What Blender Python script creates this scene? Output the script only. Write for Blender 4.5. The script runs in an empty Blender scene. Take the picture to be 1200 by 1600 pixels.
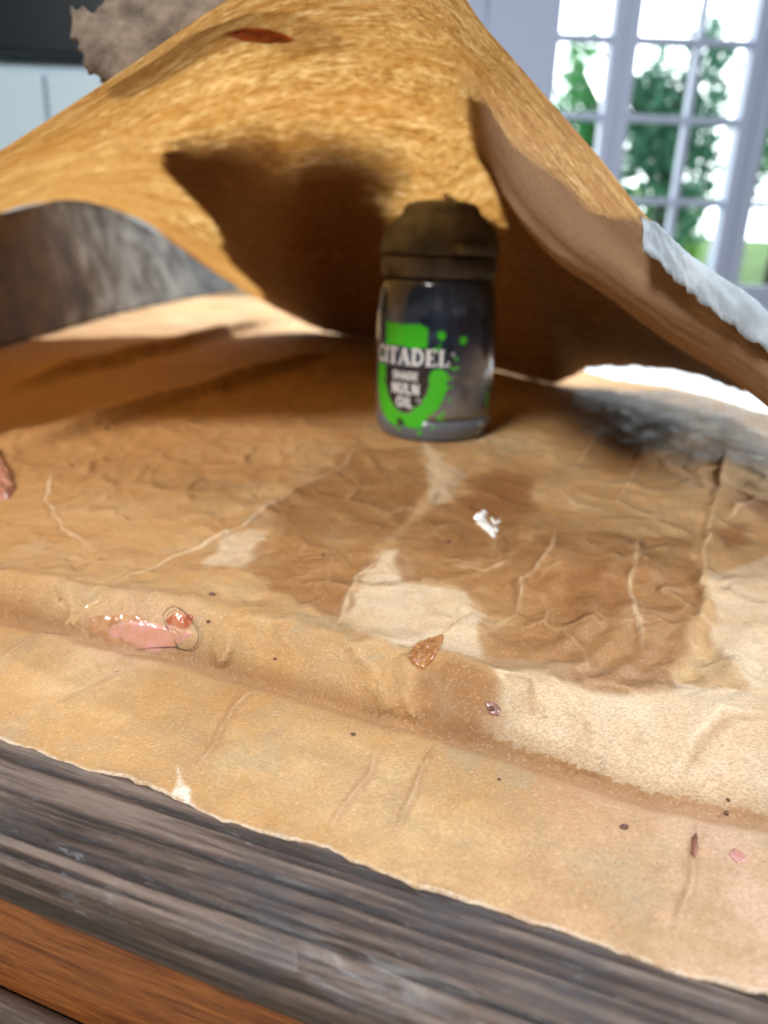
import bpy, bmesh, math, random
import numpy as np
from mathutils import Vector, Matrix, noise

random.seed(7); rng = np.random.default_rng(7)
S = bpy.context.scene
C = S.collection

# ------------------------------------------------------------------ camera, light, exposure
CAM_H, PITCH, ROLL, FPX = 0.050, 20.0, 2.2, 1155.0
cam_d = bpy.data.cameras.new('camera'); cam = bpy.data.objects.new('camera', cam_d); C.objects.link(cam)
CM = Matrix.Translation((0, 0, CAM_H)) @ Matrix.Rotation(math.radians(90 - PITCH), 4, 'X') @ Matrix.Rotation(math.radians(ROLL), 4, 'Z')
cam.matrix_world = CM
cam_d.sensor_fit = 'VERTICAL'; cam_d.sensor_height = 32.0; cam_d.lens = 32.0 * FPX / 1600.0
cam_d.clip_start = 0.002; cam_d.clip_end = 200
cam_d.dof.use_dof = True; cam_d.dof.focus_distance = 0.087; cam_d.dof.aperture_fstop = 19.0
S.camera = cam

W = bpy.data.worlds.new('World'); S.world = W; W.use_nodes = True
bg = W.node_tree.nodes['Background']; bg.inputs[0].default_value = (1.0, 0.985, 0.965, 1); bg.inputs[1].default_value = 0.035

def lamp(name, kind, loc, target, energy, color, **kw):
    d = bpy.data.lights.new(name, kind); d.energy = energy; d.color = color
    for k, v in kw.items(): setattr(d, k, v)
    o = bpy.data.objects.new(name, d); C.objects.link(o); o.location = loc
    o.rotation_euler = (Vector(target) - Vector(loc)).to_track_quat('-Z', 'Y').to_euler()
    return o
# low daylight slanting in from the window side, and two added soft fills, front and right
lamp('sunbeam_lamp', 'SPOT', (-0.35, 1.25, 1.35), (-0.03, 0.425, 0.0), 185, (1.0, 0.95, 0.86), spot_size=math.radians(18.6), spot_blend=0.12, shadow_soft_size=0.03)
lamp('room_fill_lamp', 'AREA', (-0.44, -0.60, 0.86), (0, 0.12, 0.0), 19, (1.0, 0.985, 0.96), shape='RECTANGLE', size=0.24, size_y=0.24)  # added soft fill from the camera side
lamp('side_fill_lamp', 'AREA', (1.00, -0.06, 0.78), (0.0, 0.09, 0.0), 14, (0.95, 0.975, 1.0), shape='RECTANGLE', size=0.25, size_y=0.25)  # added grazing fill that brings out the wrinkles
lamp('upper_window_lamp', 'AREA', (0.40, 1.15, 1.95), (0.02, 0.08, 0.0), 16, (0.48, 0.72, 1.0), shape='RECTANGLE', size=0.9, size_y=0.7)

S.view_settings.view_transform = 'Standard'; S.view_settings.look = 'None'
S.view_settings.exposure = 0.16; S.view_settings.gamma = 1.0; S.view_settings.use_curve_mapping = False
S.cycles.max_bounces = 8; S.cycles.transparent_max_bounces = 16; S.cycles.caustics_refractive = False; S.cycles.caustics_reflective = False

# ------------------------------------------------------------------ helpers
R3 = np.array(CM.to_3x3()); O3 = np.array([0, 0, CAM_H])
def un(px, py, d): return O3 + R3 @ np.array([(px - 600) / FPX * d, -(py - 800) / FPX * d, -d])
def ray(px, py): return R3 @ np.array([(px - 600) / FPX, -(py - 800) / FPX, -1.0])
def gr(px, py, z=0.0):
    v = ray(px, py); return O3 + v * ((z - CAM_H) / v[2])
def aty(px, py, Y):
    v = ray(px, py); return O3 + v * (Y / v[1])
def project(P):
    q = (P - O3) @ R3; d = -q[:, 2]
    return 600 + FPX * q[:, 0] / d, 800 - FPX * q[:, 1] / d

def tag(o, label=None, cat=None, group=None, kind=None):
    if label: o['label'] = label
    if cat: o['category'] = cat
    if group: o['group'] = group
    if kind: o['kind'] = kind
    return o
def empty(name, loc=(0, 0, 0), rz=0):
    o = bpy.data.objects.new(name, None); C.objects.link(o); o.location = loc; o.rotation_euler.z = rz
    o.empty_display_size = 0.01
    return o
def mesh_obj(name, verts, faces, mat, parent=None, smooth=True):
    me = bpy.data.meshes.new(name); me.from_pydata([tuple(map(float, v)) for v in verts], [], [tuple(map(int, f)) for f in faces]); me.update()
    if smooth: me.polygons.foreach_set('use_smooth', [True] * len(me.polygons))
    o = bpy.data.objects.new(name, me); C.objects.link(o)
    if mat: me.materials.append(mat)
    if parent: o.parent = parent
    return o
def bm_obj(name, bm, mat, parent=None, smooth=True):
    me = bpy.data.meshes.new(name); bm.normal_update(); bm.to_mesh(me); bm.free()
    if smooth: me.polygons.foreach_set('use_smooth', [True] * len(me.polygons))
    o = bpy.data.objects.new(name, me); C.objects.link(o)
    if mat: me.materials.append(mat)
    if parent: o.parent = parent
    return o
def grid_faces(nr, nc):
    i = np.arange(nr - 1)[:, None] * nc + np.arange(nc - 1)[None, :]
    return np.stack([i, i + 1, i + nc + 1, i + nc], -1).reshape(-1, 4)
def np_mesh(name, V, Fq, mat, parent=None, attrs=None, uv=None):
    me = bpy.data.meshes.new(name)
    me.vertices.add(len(V)); me.vertices.foreach_set('co', np.asarray(V, np.float32).ravel())
    me.loops.add(Fq.size); me.loops.foreach_set('vertex_index', Fq.astype(np.int32).ravel())
    me.polygons.add(len(Fq)); me.polygons.foreach_set('loop_start', np.arange(0, Fq.size, Fq.shape[1], dtype=np.int32))
    me.polygons.foreach_set('loop_total', np.full(len(Fq), Fq.shape[1], np.int32))
    me.update(calc_edges=True); me.validate()
    me.polygons.foreach_set('use_smooth', np.ones(len(me.polygons), bool))
    for k, a in (attrs or {}).items():
        at = me.attributes.new(k, 'FLOAT', 'POINT'); at.data.foreach_set('value', np.asarray(a, np.float32))
    if uv is not None:
        l = me.uv_layers.new(name='UVMap'); l.data.foreach_set('uv', np.asarray(uv, np.float32)[Fq.ravel()].ravel())
    me.materials.append(mat)
    o = bpy.data.objects.new(name, me); C.objects.link(o)
    if parent: o.parent = parent
    return o
def box(bm, x0, x1, y0, y1, z0, z1, bev=0.0):
    r = bmesh.ops.create_cube(bm, size=1)
    for v in r['verts']:
        v.co = Vector((x0 + (v.co.x + .5) * (x1 - x0), y0 + (v.co.y + .5) * (y1 - y0), z0 + (v.co.z + .5) * (z1 - z0)))
    if bev:
        es = list({e for v in r['verts'] for e in v.link_edges})
        bmesh.ops.bevel(bm, geom=es, offset=bev, segments=2, affect='EDGES', profile=.6)
# smooth value noise on arrays
class VN:
    def __init__(s, seed): s.t = np.random.default_rng(seed).random((256, 256)) * 2 - 1
    def __call__(s, x, y):
        xi = np.floor(x).astype(int); yi = np.floor(y).astype(int); fx = x - xi; fy = y - yi
        fx = fx * fx * (3 - 2 * fx); fy = fy * fy * (3 - 2 * fy); g = lambda a, b: s.t[a & 255, b & 255]
        return (g(xi, yi) * (1 - fx) + g(xi + 1, yi) * fx) * (1 - fy) + (g(xi, yi + 1) * (1 - fx) + g(xi + 1, yi + 1) * fx) * fy
    def fbm(s, x, y, o=4):
        r = 0; a = .5
        for k in range(o): r = r + a * s(x * 2 ** k + 17 * k, y * 2 ** k + 31 * k); a *= .5
        return r
vn = VN(3); vn2 = VN(11)
def seg_dist(X, Y, pts):
    best = np.full(X.shape, 1e9); side = np.zeros(X.shape); along = np.zeros(X.shape); acc = 0
    for (ax, ay), (bx, by) in zip(pts[:-1], pts[1:]):
        dx, dy = bx - ax, by - ay; L = dx * dx + dy * dy + 1e-18
        t = np.clip(((X - ax) * dx + (Y - ay) * dy) / L, 0, 1)
        d = np.hypot(X - ax - t * dx, Y - ay - t * dy); m = d < best
        best = np.where(m, d, best); side = np.where(m, np.sign((X - ax) * dy - (Y - ay) * dx), side)
        along = np.where(m, acc + t * math.sqrt(L), along); acc += math.sqrt(L)
    return best, side, along / acc
def inside(X, Y, poly):
    r = np.zeros(X.shape, bool); n = len(poly)
    for i in range(n):
        x0, y0 = poly[i]; x1, y1 = poly[(i + 1) % n]
        if y0 == y1: continue
        c = ((y0 > Y) != (y1 > Y)) & (X < (x1 - x0) * (Y - y0) / (y1 - y0) + x0); r ^= c
    return r
def sdf(X, Y, poly):
    d, _, _ = seg_dist(X, Y, list(poly) + [poly[0]])
    return np.where(inside(X, Y, poly), d, -d)

# ------------------------------------------------------------------ materials
class NT:
    def __init__(s, name):
        s.m = bpy.data.materials.new(name); s.m.use_nodes = True; s.t = s.m.node_tree; s.t.nodes.clear()
        s.out = s.n('ShaderNodeOutputMaterial')
    def n(s, typ, ins=None, **kw):
        x = s.t.nodes.new(typ)
        for k, v in kw.items(): setattr(x, k, v)
        for k, v in (ins or {}).items():
            if isinstance(v, bpy.types.NodeSocket): s.t.links.new(v, x.inputs[k])
            else: x.inputs[k].default_value = v
        return x
    def co(s, kind='Object', scale=(1, 1, 1)):
        c = s.n('ShaderNodeTexCoord'); return s.n('ShaderNodeMapping', {0: c.outputs[kind], 3: scale}).outputs[0]
    def noise(s, v, scale, detail=4, rough=.55, dist=0):
        return s.n('ShaderNodeTexNoise', {'Vector': v, 'Scale': scale, 'Detail': detail, 'Roughness': rough, 'Distortion': dist}).outputs[0]
    def ramp(s, f, *st, interp='LINEAR'):
        r = s.n('ShaderNodeValToRGB', {0: f}); r.color_ramp.interpolation = interp
        e = r.color_ramp.elements
        while len(e) < len(st): e.new(.5)
        for el, (p, c) in zip(e, st): el.position = p; el.color = (*c, 1) if hasattr(c, '__len__') else (c, c, c, 1)
        return r.outputs[0]
    def mix(s, f, a, b, mode='MIX'):
        x = s.n('ShaderNodeMix', data_type='RGBA', blend_type=mode)
        for i, v in ((0, f), (6, a), (7, b)):
            if isinstance(v, bpy.types.NodeSocket): s.t.links.new(v, x.inputs[i])
            else: x.inputs[i].default_value = v if i == 0 else (*v, 1)
        return x.outputs[2]
    def math(s, op, a, b=0.0, c=0.0, clamp=False):
        x = s.n('ShaderNodeMath', operation=op, use_clamp=clamp)
        for i, v in enumerate((a, b, c)):
            if isinstance(v, bpy.types.NodeSocket): s.t.links.new(v, x.inputs[i])
            else: x.inputs[i].default_value = v
        return x.outputs[0]
    def attr(s, name): return s.n('ShaderNodeAttribute', attribute_name=name).outputs['Fac']
    def bump(s, h, strength, dist, nrm=None):
        i = {'Height': h, 'Strength': strength, 'Distance': dist}
        if nrm is not None: i['Normal'] = nrm
        return s.n('ShaderNodeBump', i).outputs[0]
    def bsdf(s, **k):
        return s.n('ShaderNodeBsdfPrincipled', {a.replace('_', ' '): ((*v, 1) if isinstance(v, tuple) and len(v) == 3 and 'Radius' not in a else v) for a, v in k.items()})
    def done(s, sh): s.t.links.new(sh.outputs[0] if hasattr(sh, 'outputs') else sh, s.out.inputs[0]); return s.m

def simple(name, col, rough=.5, **k):
    t = NT(name); return t.done(t.bsdf(Base_Color=col, Roughness=rough, **k))

def m_table_paper():
    t = NT('stained_paper'); v = t.co()
    big = t.noise(v, 28, 5, .6); mid = t.noise(v, 160, 5, .65); fine = t.noise(v, 2600, 3, .75)
    base = t.ramp(big, (.36, (.31, .145, .038)), (.5, (.445, .255, .095)), (.64, (.56, .385, .20)))
    pk = t.math('MULTIPLY', t.attr('pink'), 1.0, clamp=True)
    base = t.mix(pk, base, t.mix(t.noise(v, 120, 5, .7), (.58, .38, .275), (.74, .57, .45)))
    base = t.mix(t.ramp(mid, (.42, 0.0), (.64, .70)), base, (.36, .225, .105))
    grey = t.ramp(t.noise(v, 75, 6, .75), (.52, 0.0), (.66, .62))
    base = t.mix(grey, base, (.30, .255, .165))
    edge = t.math('ADD', t.math('MULTIPLY', t.math('SUBTRACT', t.noise(v, 190, 4, .55), .5), 3.6), t.math('MULTIPLY', t.math('SUBTRACT', t.noise(v, 70, 3, .6), .5), 8.0))
    vary = t.ramp(t.noise(v, 95, 5, .65), (.34, .55), (.6, 1.0))
    def mask(name, soft=.35):
        a = t.math('ADD', t.attr(name), edge)
        return t.n('ShaderNodeMapRange', {0: a, 1: -soft, 2: soft}, interpolation_type='SMOOTHSTEP').outputs[0], a
    pm, _ = mask('pale', .9)
    base = t.mix(t.math('MULTIPLY', t.math('MULTIPLY', pm, vary), .72), base, (.66, .555, .41))
    sm, sa = mask('stain', 1.5)
    base = t.mix(t.math('MULTIPLY', t.math('MULTIPLY', sm, vary), .92), base, t.mix(t.noise(v, 300, 5, .7), (.17, .058, .011), (.31, .145, .042)))
    rim = t.n('ShaderNodeMapRange', {0: t.math('ABSOLUTE', t.math('SUBTRACT', sa, .5)), 1: 1.3, 2: 0.0, 3: 0.0, 4: .40}).outputs[0]
    base = t.mix(rim, base, (.24, .115, .038))
    dm, _ = mask('dark', 1.4)
    base = t.mix(t.math('MULTIPLY', t.math('MULTIPLY', dm, vary), .85), base, (.22, .085, .020))
    gm, _ = mask('gold', 6.0)
    base = t.mix(t.math('MULTIPLY', gm, .75), base, t.mix(mid, (.30, .125, .028), (.48, .25, .075)))
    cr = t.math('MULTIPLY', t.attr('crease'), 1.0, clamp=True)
    base = t.mix(t.math('MULTIPLY', cr, .62), base, (.25, .115, .045))  # dark crease sides and fold foot: shade painted into the colour
    base = t.mix(t.math('MULTIPLY', t.attr('crest_light'), .75, clamp=True), base, (.74, .58, .39))  # paler crest lines: light caught by the wrinkles, painted into the colour
    tm = t.math('MULTIPLY', t.attr('torn'), 1.0, clamp=True)
    tm = t.math('MULTIPLY', tm, t.ramp(t.noise(v, 700, 3, .7), (.35, 0.2), (.6, 1.0)))
    base = t.mix(tm, base, (.78, .72, .62))
    dv = t.n('ShaderNodeVectorMath', {0: v, 1: t.n('ShaderNodeVectorMath', {0: t.n('ShaderNodeTexNoise', {'Vector': v, 'Scale': 70.0, 'Detail': 4.0}).outputs[1], 3: .016}, operation='SCALE').outputs[0]}, operation='ADD').outputs[0]
    def net(scale, wdt):
        q = t.n('ShaderNodeTexVoronoi', {'Vector': dv, 'Scale': scale}, feature='DISTANCE_TO_EDGE').outputs[0]
        return t.n('ShaderNodeMapRange', {0: q, 1: 0.0, 2: wdt}, interpolation_type='SMOOTHSTEP').outputs[0], q
    c1, q1 = net(62.0, .16); c2, q2 = net(150.0, .22)
    pres = t.ramp(t.noise(v, 45, 3, .6), (.40, 0.0), (.60, 1.0)); pres2 = t.ramp(t.noise(v, 58, 3, .6), (.46, 0.0), (.62, .8))
    upm = t.math('SUBTRACT', 1.0, t.math('MULTIPLY', t.attr('low'), .75))
    pres = t.math('MULTIPLY', pres, upm); pres2 = t.math('MULTIPLY', pres2, upm)
    cl1 = t.math('MULTIPLY', t.n('ShaderNodeMapRange', {0: q1, 1: .035, 2: 0.0}).outputs[0], pres)
    base = t.mix(t.math('MULTIPLY', cl1, .26), base, (.66, .47, .28))
    fib = t.n('ShaderNodeMapping', {0: t.n('ShaderNodeTexCoord').outputs['Object'], 2: (0, 0, .6), 3: (1, 2.2, 1)}).outputs[0]
    ff = t.noise(fib, 2600, 4, .7, .4)
    base = t.mix(t.ramp(ff, (.38, .50), (.58, 0.0)), base, (.25, .13, .055))
    base = t.mix(t.ramp(fine, (.54, 0.0), (.72, .30)), base, (.74, .59, .41))
    sp = t.n('ShaderNodeTexVoronoi', {'Vector': v, 'Scale': 240.0, 'Randomness': 1.0})
    spm = t.math('MULTIPLY', t.ramp(sp.outputs['Distance'], (.05, 1.0), (.11, 0.0)), t.ramp(t.noise(v, 110, 2), (.56, 0.0), (.64, .9)))
    base = t.mix(spm, base, (.11, .05, .025))
    wet, _ = mask('wet', 2.5)
    rough = t.math('SUBTRACT', t.math('SUBTRACT', .74, t.math('MULTIPLY', sm, .16)), t.math('MULTIPLY', wet, t.ramp(t.noise(v, 130, 4, .6), (.40, .22), (.62, .60))))
    base = t.mix(t.math('MULTIPLY', wet, t.ramp(t.noise(v, 60, 5, .65), (.38, .85), (.66, .55))), base, (.075, .058, .045))
    h = t.math('ADD', t.math('MULTIPLY', ff, .7), t.math('MULTIPLY', mid, 1.2)); h = t.math('ADD', h, t.math('MULTIPLY', fine, .35))
    n1 = t.bump(h, .6, .00036)
    n2 = t.bump(t.noise(v, 420, 3, .6), .35, .0006, n1)
    n2 = t.bump(t.math('SUBTRACT', t.math('MULTIPLY', t.math('SUBTRACT', 1.0, c1), pres), t.math('MULTIPLY', t.math('MULTIPLY', c2, pres2), .45)), .9, .0007, n2)
    n2 = t.bump(t.math('MULTIPLY', wet, t.noise(v, 110, 5, .65)), .9, .0035, n2)
    return t.done(t.bsdf(Base_Color=base, Roughness=rough, Normal=n2, Specular_IOR_Level=t.math('MULTIPLY_ADD', wet, -.05, .42)))

def m_sheet(name, tr=0.5):
    t = NT(name); c = t.n('ShaderNodeTexCoord').outputs['UV']
    mp = lambda x, y: t.n('ShaderNodeMapping', {0: c, 3: (x, y, 1)}).outputs[0]
    f1 = t.noise(mp(5.0, 12.0), 3.2, 6, .65, 1.0)
    f2 = t.noise(mp(46.0, 62.0), 3.0, 5, .68, .6)
    f3 = t.noise(mp(17.0, 60.0), 3.0, 6, .70, 1.8)
    f = t.math('ADD', t.math('MULTIPLY', f1, .26), t.math('ADD', t.math('MULTIPLY', f2, .42), t.math('MULTIPLY', f3, .32)))
    tc = t.ramp(f, (.415, (.13, .050, .009)), (.48, (.36, .18, .042)), (.535, (.62, .375, .12)), (.60, (.95, .72, .38)))
    big = t.noise(mp(3, 5), 3, 4, .6)
    tc = t.mix(t.ramp(big, (.36, .55), (.6, 0.0)), tc, (.36, .15, .022))
    dc = t.mix(t.ramp(f2, (.36, 0.0), (.64, 1.0)), (.56, .36, .215), (.62, .415, .26))
    dc = t.mix(t.ramp(t.noise(t.co(), 1300, 2), (.62, 0.0), (.75, .5)), dc, (.30, .15, .08))
    n = t.bump(f3, .08, .0003)
    d = t.n('ShaderNodeBsdfPrincipled', {'Base Color': dc, 'Roughness': .72, 'Normal': n, 'Specular IOR Level': .25})
    tl = t.n('ShaderNodeBsdfTranslucent', {'Color': tc})
    return t.done(t.n('ShaderNodeMixShader', {0: tr, 1: d.outputs[0], 2: tl.outputs[0]}))

def m_kraft(name, a, b, rough=.75, scale=120, bump=.5):
    t = NT(name); v = t.co(); f = t.noise(v, scale, 6, .65); g = t.noise(v, scale * 9, 3, .7)
    col = t.ramp(f, (.32, a), (.66, b)); col = t.mix(t.ramp(g, (.58, 0.0), (.75, .4)), col, tuple(x * .5 for x in a))
    return t.done(t.bsdf(Base_Color=col, Roughness=rough, Normal=t.bump(t.math('ADD', f, t.math('MULTIPLY', g, .3)), bump, .0006)))

def m_wood_rail():
    t = NT('worn_wood'); v0 = t.co(); v = t.n('ShaderNodeMapping', {0: t.n('ShaderNodeTexCoord').outputs['Object'], 3: (.55, 10, 10)}).outputs[0]
    g2 = t.noise(v, 330, 6, .75, .3)
    gg = t.math('ADD', t.math('MULTIPLY', t.attr('grain'), .42), t.math('MULTIPLY', g2, .55))
    col = t.ramp(gg, (.05, (.018, .010, .008)), (.18, (.040, .024, .018)), (.30, (.080, .052, .040)), (.48, (.16, .115, .09)))
    col = t.mix(t.math('MULTIPLY', t.attr('crack'), 1.3, clamp=True), col, (.012, .007, .005))
    col = t.mix(t.ramp(t.noise(v0, 75, 5, .6), (.48, 0.0), (.66, .6)), col, (.045, .040, .045))
    pt = t.noise(t.n('ShaderNodeMapping', {0: t.n('ShaderNodeTexCoord').outputs['Object'], 3: (1, 3.4, 3.4)}).outputs[0], 190, 6, .75, .4)
    flake = t.math('MULTIPLY', t.ramp(pt, (.615, 0.0), (.65, .5)), t.ramp(t.noise(v0, 60, 3), (.45, 0.0), (.58, 1.0)))
    sx = t.noise(t.n('ShaderNodeMapping', {0: t.n('ShaderNodeTexCoord').outputs['Object'], 2: (0, 0, .5), 3: (2.0, 11, 11)}).outputs[0], 230, 5, .75)
    col = t.mix(t.ramp(sx, (.56, 0.0), (.72, .55)), col, (.20, .18, .175))
    col = t.mix(t.math('MULTIPLY', flake, .6), col, (.30, .32, .36)); col = t.mix(t.math('MULTIPLY', t.math('MULTIPLY', t.attr('chip'), .45, clamp=True), t.ramp(pt, (.44, 0.0), (.58, 1.0))), col, (.24, .25, .28))
    n = t.bump(t.math('ADD', g2, t.math('MULTIPLY', flake, .4)), .6, .0004)
    return t.done(t.bsdf(Base_Color=col, Roughness=t.ramp(g2, (.3, .42), (.7, .62)), Coat_Weight=.2, Coat_Roughness=.35, Normal=n, Specular_IOR_Level=.35))
def m_wood_orange():
    t = NT('orange_wood'); v = t.n('ShaderNodeMapping', {0: t.n('ShaderNodeTexCoord').outputs['Object'], 3: (1, 10, 11)}).outputs[0]
    g = t.noise(v, 60, 7, .65, 1.0); g2 = t.noise(v, 300, 4, .7, .4)
    col = t.ramp(g, (.30, (.060, .016, .005)), (.48, (.19, .058, .014)), (.66, (.28, .10, .026)))
    col = t.mix(t.ramp(g2, (.33, .7), (.48, 0.0)), col, (.09, .028, .010))
    return t.done(t.bsdf(Base_Color=col, Roughness=.38, Normal=t.bump(g2, .35, .0005)))

M_PAPER = m_table_paper()
M_SHEET = m_sheet('kraft_sheet', .50)
M_LAYER = m_kraft('kraft_layer', (.22, .12, .06), (.32, .19, .10))
t = NT('feathered_layer'); _n = t.noise(t.co(), 260, 5, .7)
_d = t.bsdf(Base_Color=t.ramp(_n, (.32, (.22, .12, .06)), (.66, (.32, .19, .10))), Roughness=.75)
M_FEATHER = t.done(t.n('ShaderNodeMixShader', {0: t.n('ShaderNodeMapRange', {0: t.math('ADD', t.attr('ply'), t.math('MULTIPLY', t.math('SUBTRACT', _n, .5), .5)), 1: -.05, 2: .62}, interpolation_type='SMOOTHSTEP').outputs[0], 1: t.n('ShaderNodeBsdfTransparent').outputs[0], 2: _d.outputs[0]}))
M_TORNWHITE = m_kraft('torn_pale_layer', (.20, .235, .27), (.36, .40, .44), .8, 110, .25)
M_SCRAP = m_kraft('grey_brown_scrap', (.055, .036, .022), (.20, .145, .10), .8, 190, 1.0)
t = NT('dark_flap'); _v = t.co(); _x = t.attr('greyed'); _f = t.noise(_v, 45, 6, .65)
M_FLAP = t.done(t.bsdf(Base_Color=t.mix(t.n('ShaderNodeMapRange', {0: t.math('ADD', _x, t.math('MULTIPLY', t.math('SUBTRACT', _f, .5), .8)), 1: .48, 2: .80}).outputs[0], t.ramp(_f, (.35, (.034, .018, .007)), (.65, (.11, .06, .022))), t.ramp(_f, (.35, (.05, .05, .055)), (.65, (.22, .21, .19)))), Roughness=.8, Normal=t.bump(_f, .5, .001)))
M_RAIL = m_wood_rail(); M_APRON = m_wood_orange()

# ------------------------------------------------------------------ the table (rail, apron, top board)
ZL = -0.0052                                   # level of the front strip, below the raised paper
eA, eB = gr(0, 1160, ZL), gr(1200, 1548, ZL)
ang = math.atan2(eB[1] - eA[1], eB[0] - eA[0])
es = np.array([math.cos(ang), math.sin(ang)]); et = np.array([-math.sin(ang), math.cos(ang)])
def st(P): P = np.asarray(P); return P[..., 0] * es[0] + P[..., 1] * es[1], P[..., 0] * et[0] + P[..., 1] * et[1]
def xy(s, t): return s * es[0] + t * et[0], s * es[1] + t * et[1]
T_EDGE = st(eA)[1]
T_FRONT = st(gr(0, 1330, ZL - .001))[1]
table = empty('wooden_table', (0, 0, -0.76), 0)
tag(table, 'timeworn wooden table with dark scuffed rail and orange apron beneath the brown paper', 'table')
def table_part(name, bm, mat, dz=0.0):
    o = bm_obj(name, bm, mat, table); o.rotation_euler.z = ang; o.location = (0, 0, .76 + dz); return o
# rail: timeworn plank along the front edge, rounded nose
nose = np.array([(T_FRONT + .0012, -.0146), (T_FRONT, -.0125), (T_FRONT - .0006, -.0095), (T_FRONT - .0002, -.0072), (T_FRONT + .0010, -.0061), (T_FRONT + .0028, -.0056),
        (T_FRONT + .006, -.0055), (T_FRONT + .012, -.00545), (T_FRONT + .02, -.0055), (T_EDGE + .02, -.0056)])
NS, NP = 900, 190; ss = np.linspace(-.13, .13, NS)
cl = np.concatenate([[0], np.cumsum(np.hypot(*np.diff(nose, axis=0).T))]); cu = np.linspace(0, cl[-1], NP)
nt_, nz_ = np.interp(cu, cl, nose[:, 0]), np.interp(cu, cl, nose[:, 1])
SS, CU = np.meshgrid(ss, cu); NTt, NZ = np.repeat(nt_[:, None], NS, 1), np.repeat(nz_[:, None], NS, 1)
bend = vn.fbm(SS * 14, CU * 40, 2) * .0012
grain = vn.fbm(SS * 42, (CU + bend) * 1900, 4); grain2 = vn2.fbm(SS * 80, (CU + bend) * 3400, 2)
crack = np.clip(grain2 - .22, 0, 1) ** .7 * .0006 + np.clip(-grain - .12, 0, 1) * .0009
topm = np.clip((cu - cl[2]) / .004, 0, 1)[:, None]
chip = np.clip(vn.fbm(SS * 70 + 9, CU * 120, 3) - .14, 0, 1) * np.exp(-((CU - cl[4]) / .0022) ** 2) * .0035
dsp = grain * .00013 - crack * .55 - chip
pv = np.stack([SS, NTt + chip * .7, NZ + dsp * topm], -1).reshape(-1, 3)
o = np_mesh('rail', pv, grid_faces(NP, NS), M_RAIL, table, attrs=dict(grain=grain.ravel(), crack=(crack / .0006).ravel(), chip=(chip / .0012).ravel())); o.rotation_euler.z = ang; o.location = (0, 0, .76)
bm = bmesh.new(); box(bm, -.45, .45, T_FRONT + .0030, T_FRONT + .022, -.095, -.0148, .0006); table_part('apron', bm, M_APRON)
bm = bmesh.new(); box(bm, -.46, .46, T_FRONT + .0002, T_FRONT + .0026, -.040, -.0305, .0010); table_part('bead_moulding', bm, M_RAIL)
bm = bmesh.new(); box(bm, -.45, .45, T_EDGE + .0205, .95, -.030, -.0061, .0005); table_part('top_board', bm, M_APRON)
for sx in (-.42, .42):
    for ty in (T_FRONT + .025, .90):
        bm = bmesh.new(); box(bm, sx - .025, sx + .025, ty, ty + .05, -.76, -.0305, .002); table_part('leg', bm, M_APRON)

# ------------------------------------------------------------------ paper glued over the table
G = lambda pts, z=0.0: [tuple(gr(x, y, z)[:2]) for x, y in pts]
crest = G([(-300, 850), (-100, 885), (0, 903), (130, 925), (300, 945), (500, 985), (620, 1008), (760, 1050), (900, 1070), (1060, 1092), (1200, 1115), (1400, 1150), (1700, 1200)], -.0002)
foot = G([(-300, 880), (-100, 938), (0, 966), (160, 1006), (300, 1036), (400, 1066), (540, 1106), (660, 1141), (760, 1170), (860, 1203), (960, 1236), (1080, 1262), (1200, 1286), (1400, 1330), (1700, 1400)], ZL)
cs, ct = st(crest); fs, ft = st(foot)
wr = [  # polylines of wrinkles in the paper: points, height (m), half width (m), sharpness
    ([(100, 955), (200, 905), (270, 870), (380, 822), (470, 765), (530, 735), (570, 690)], .0007, .0011),
    ([(80, 740), (75, 790), (100, 830), (150, 860)], .0008, .0012),
    ([(1135, 690), (1120, 780), (1105, 830), (1100, 900), (1095, 960), (1120, 1010), (1160, 1060), (1180, 1090)], .0016, .0013),
    ([(870, 830), (850, 880), (815, 910), (805, 960), (770, 985)], .0010, .0011),
    ([(1000, 840), (985, 900), (990, 960), (1000, 1030)], .0011, .0013),
    ([(745, 955), (700, 985), (680, 1000)], .0005, .0007),
    ([(800, 1090), (770, 1060), (830, 1075), (840, 1110)], .0006, .0010),
    ([(620, 850), (560, 905), (520, 985)], .0006, .0009),
    ([(-60, 640), (100, 590), (300, 540), (450, 500)], .0060, .0080),
    ([(-60, 730), (80, 690), (250, 640), (400, 590), (520, 552)], .0045, .0070),
    ([(860, 760), (900, 790), (950, 800)], .0006, .0011),
    ([(1130, 820), (1160, 790), (1200, 770)], .0008, .0012),
    ([(700, 880), (760, 890), (800, 870)], .0005, .0008),
    ([(960, 590), (930, 690), (870, 760)], .0007, .0014),
    ([(1010, 650), (1000, 720), (960, 790)], .0007, .0014),
    ([(1060, 1180), (1120, 1120), (1200, 1130)], .0008, .0016),
]
wl = [  # creases on the lower strip
    ([(415, 1080), (385, 1085), (360, 1110), (335, 1160), (300, 1210)], .0003, .0007),
    ([(600, 1160), (575, 1210), (540, 1260), (515, 1310)], .0002, .0006),
    ([(685, 1150), (660, 1200), (640, 1255), (612, 1320)], .0003, .0005),
    ([(1090, 1280), (1085, 1340), (1072, 1400), (1060, 1480)], .0003, .0005),
    ([(0, 1030), (60, 990), (140, 1000)], .0003, .0006), ([(70, 1110), (140, 1075), (210, 1040)], .00015, .0004),
]
WR = [(G(p), h, w) for p, h, w in wr]; WL = [(G(p, ZL), h, w) for p, h, w in wl]
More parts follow.
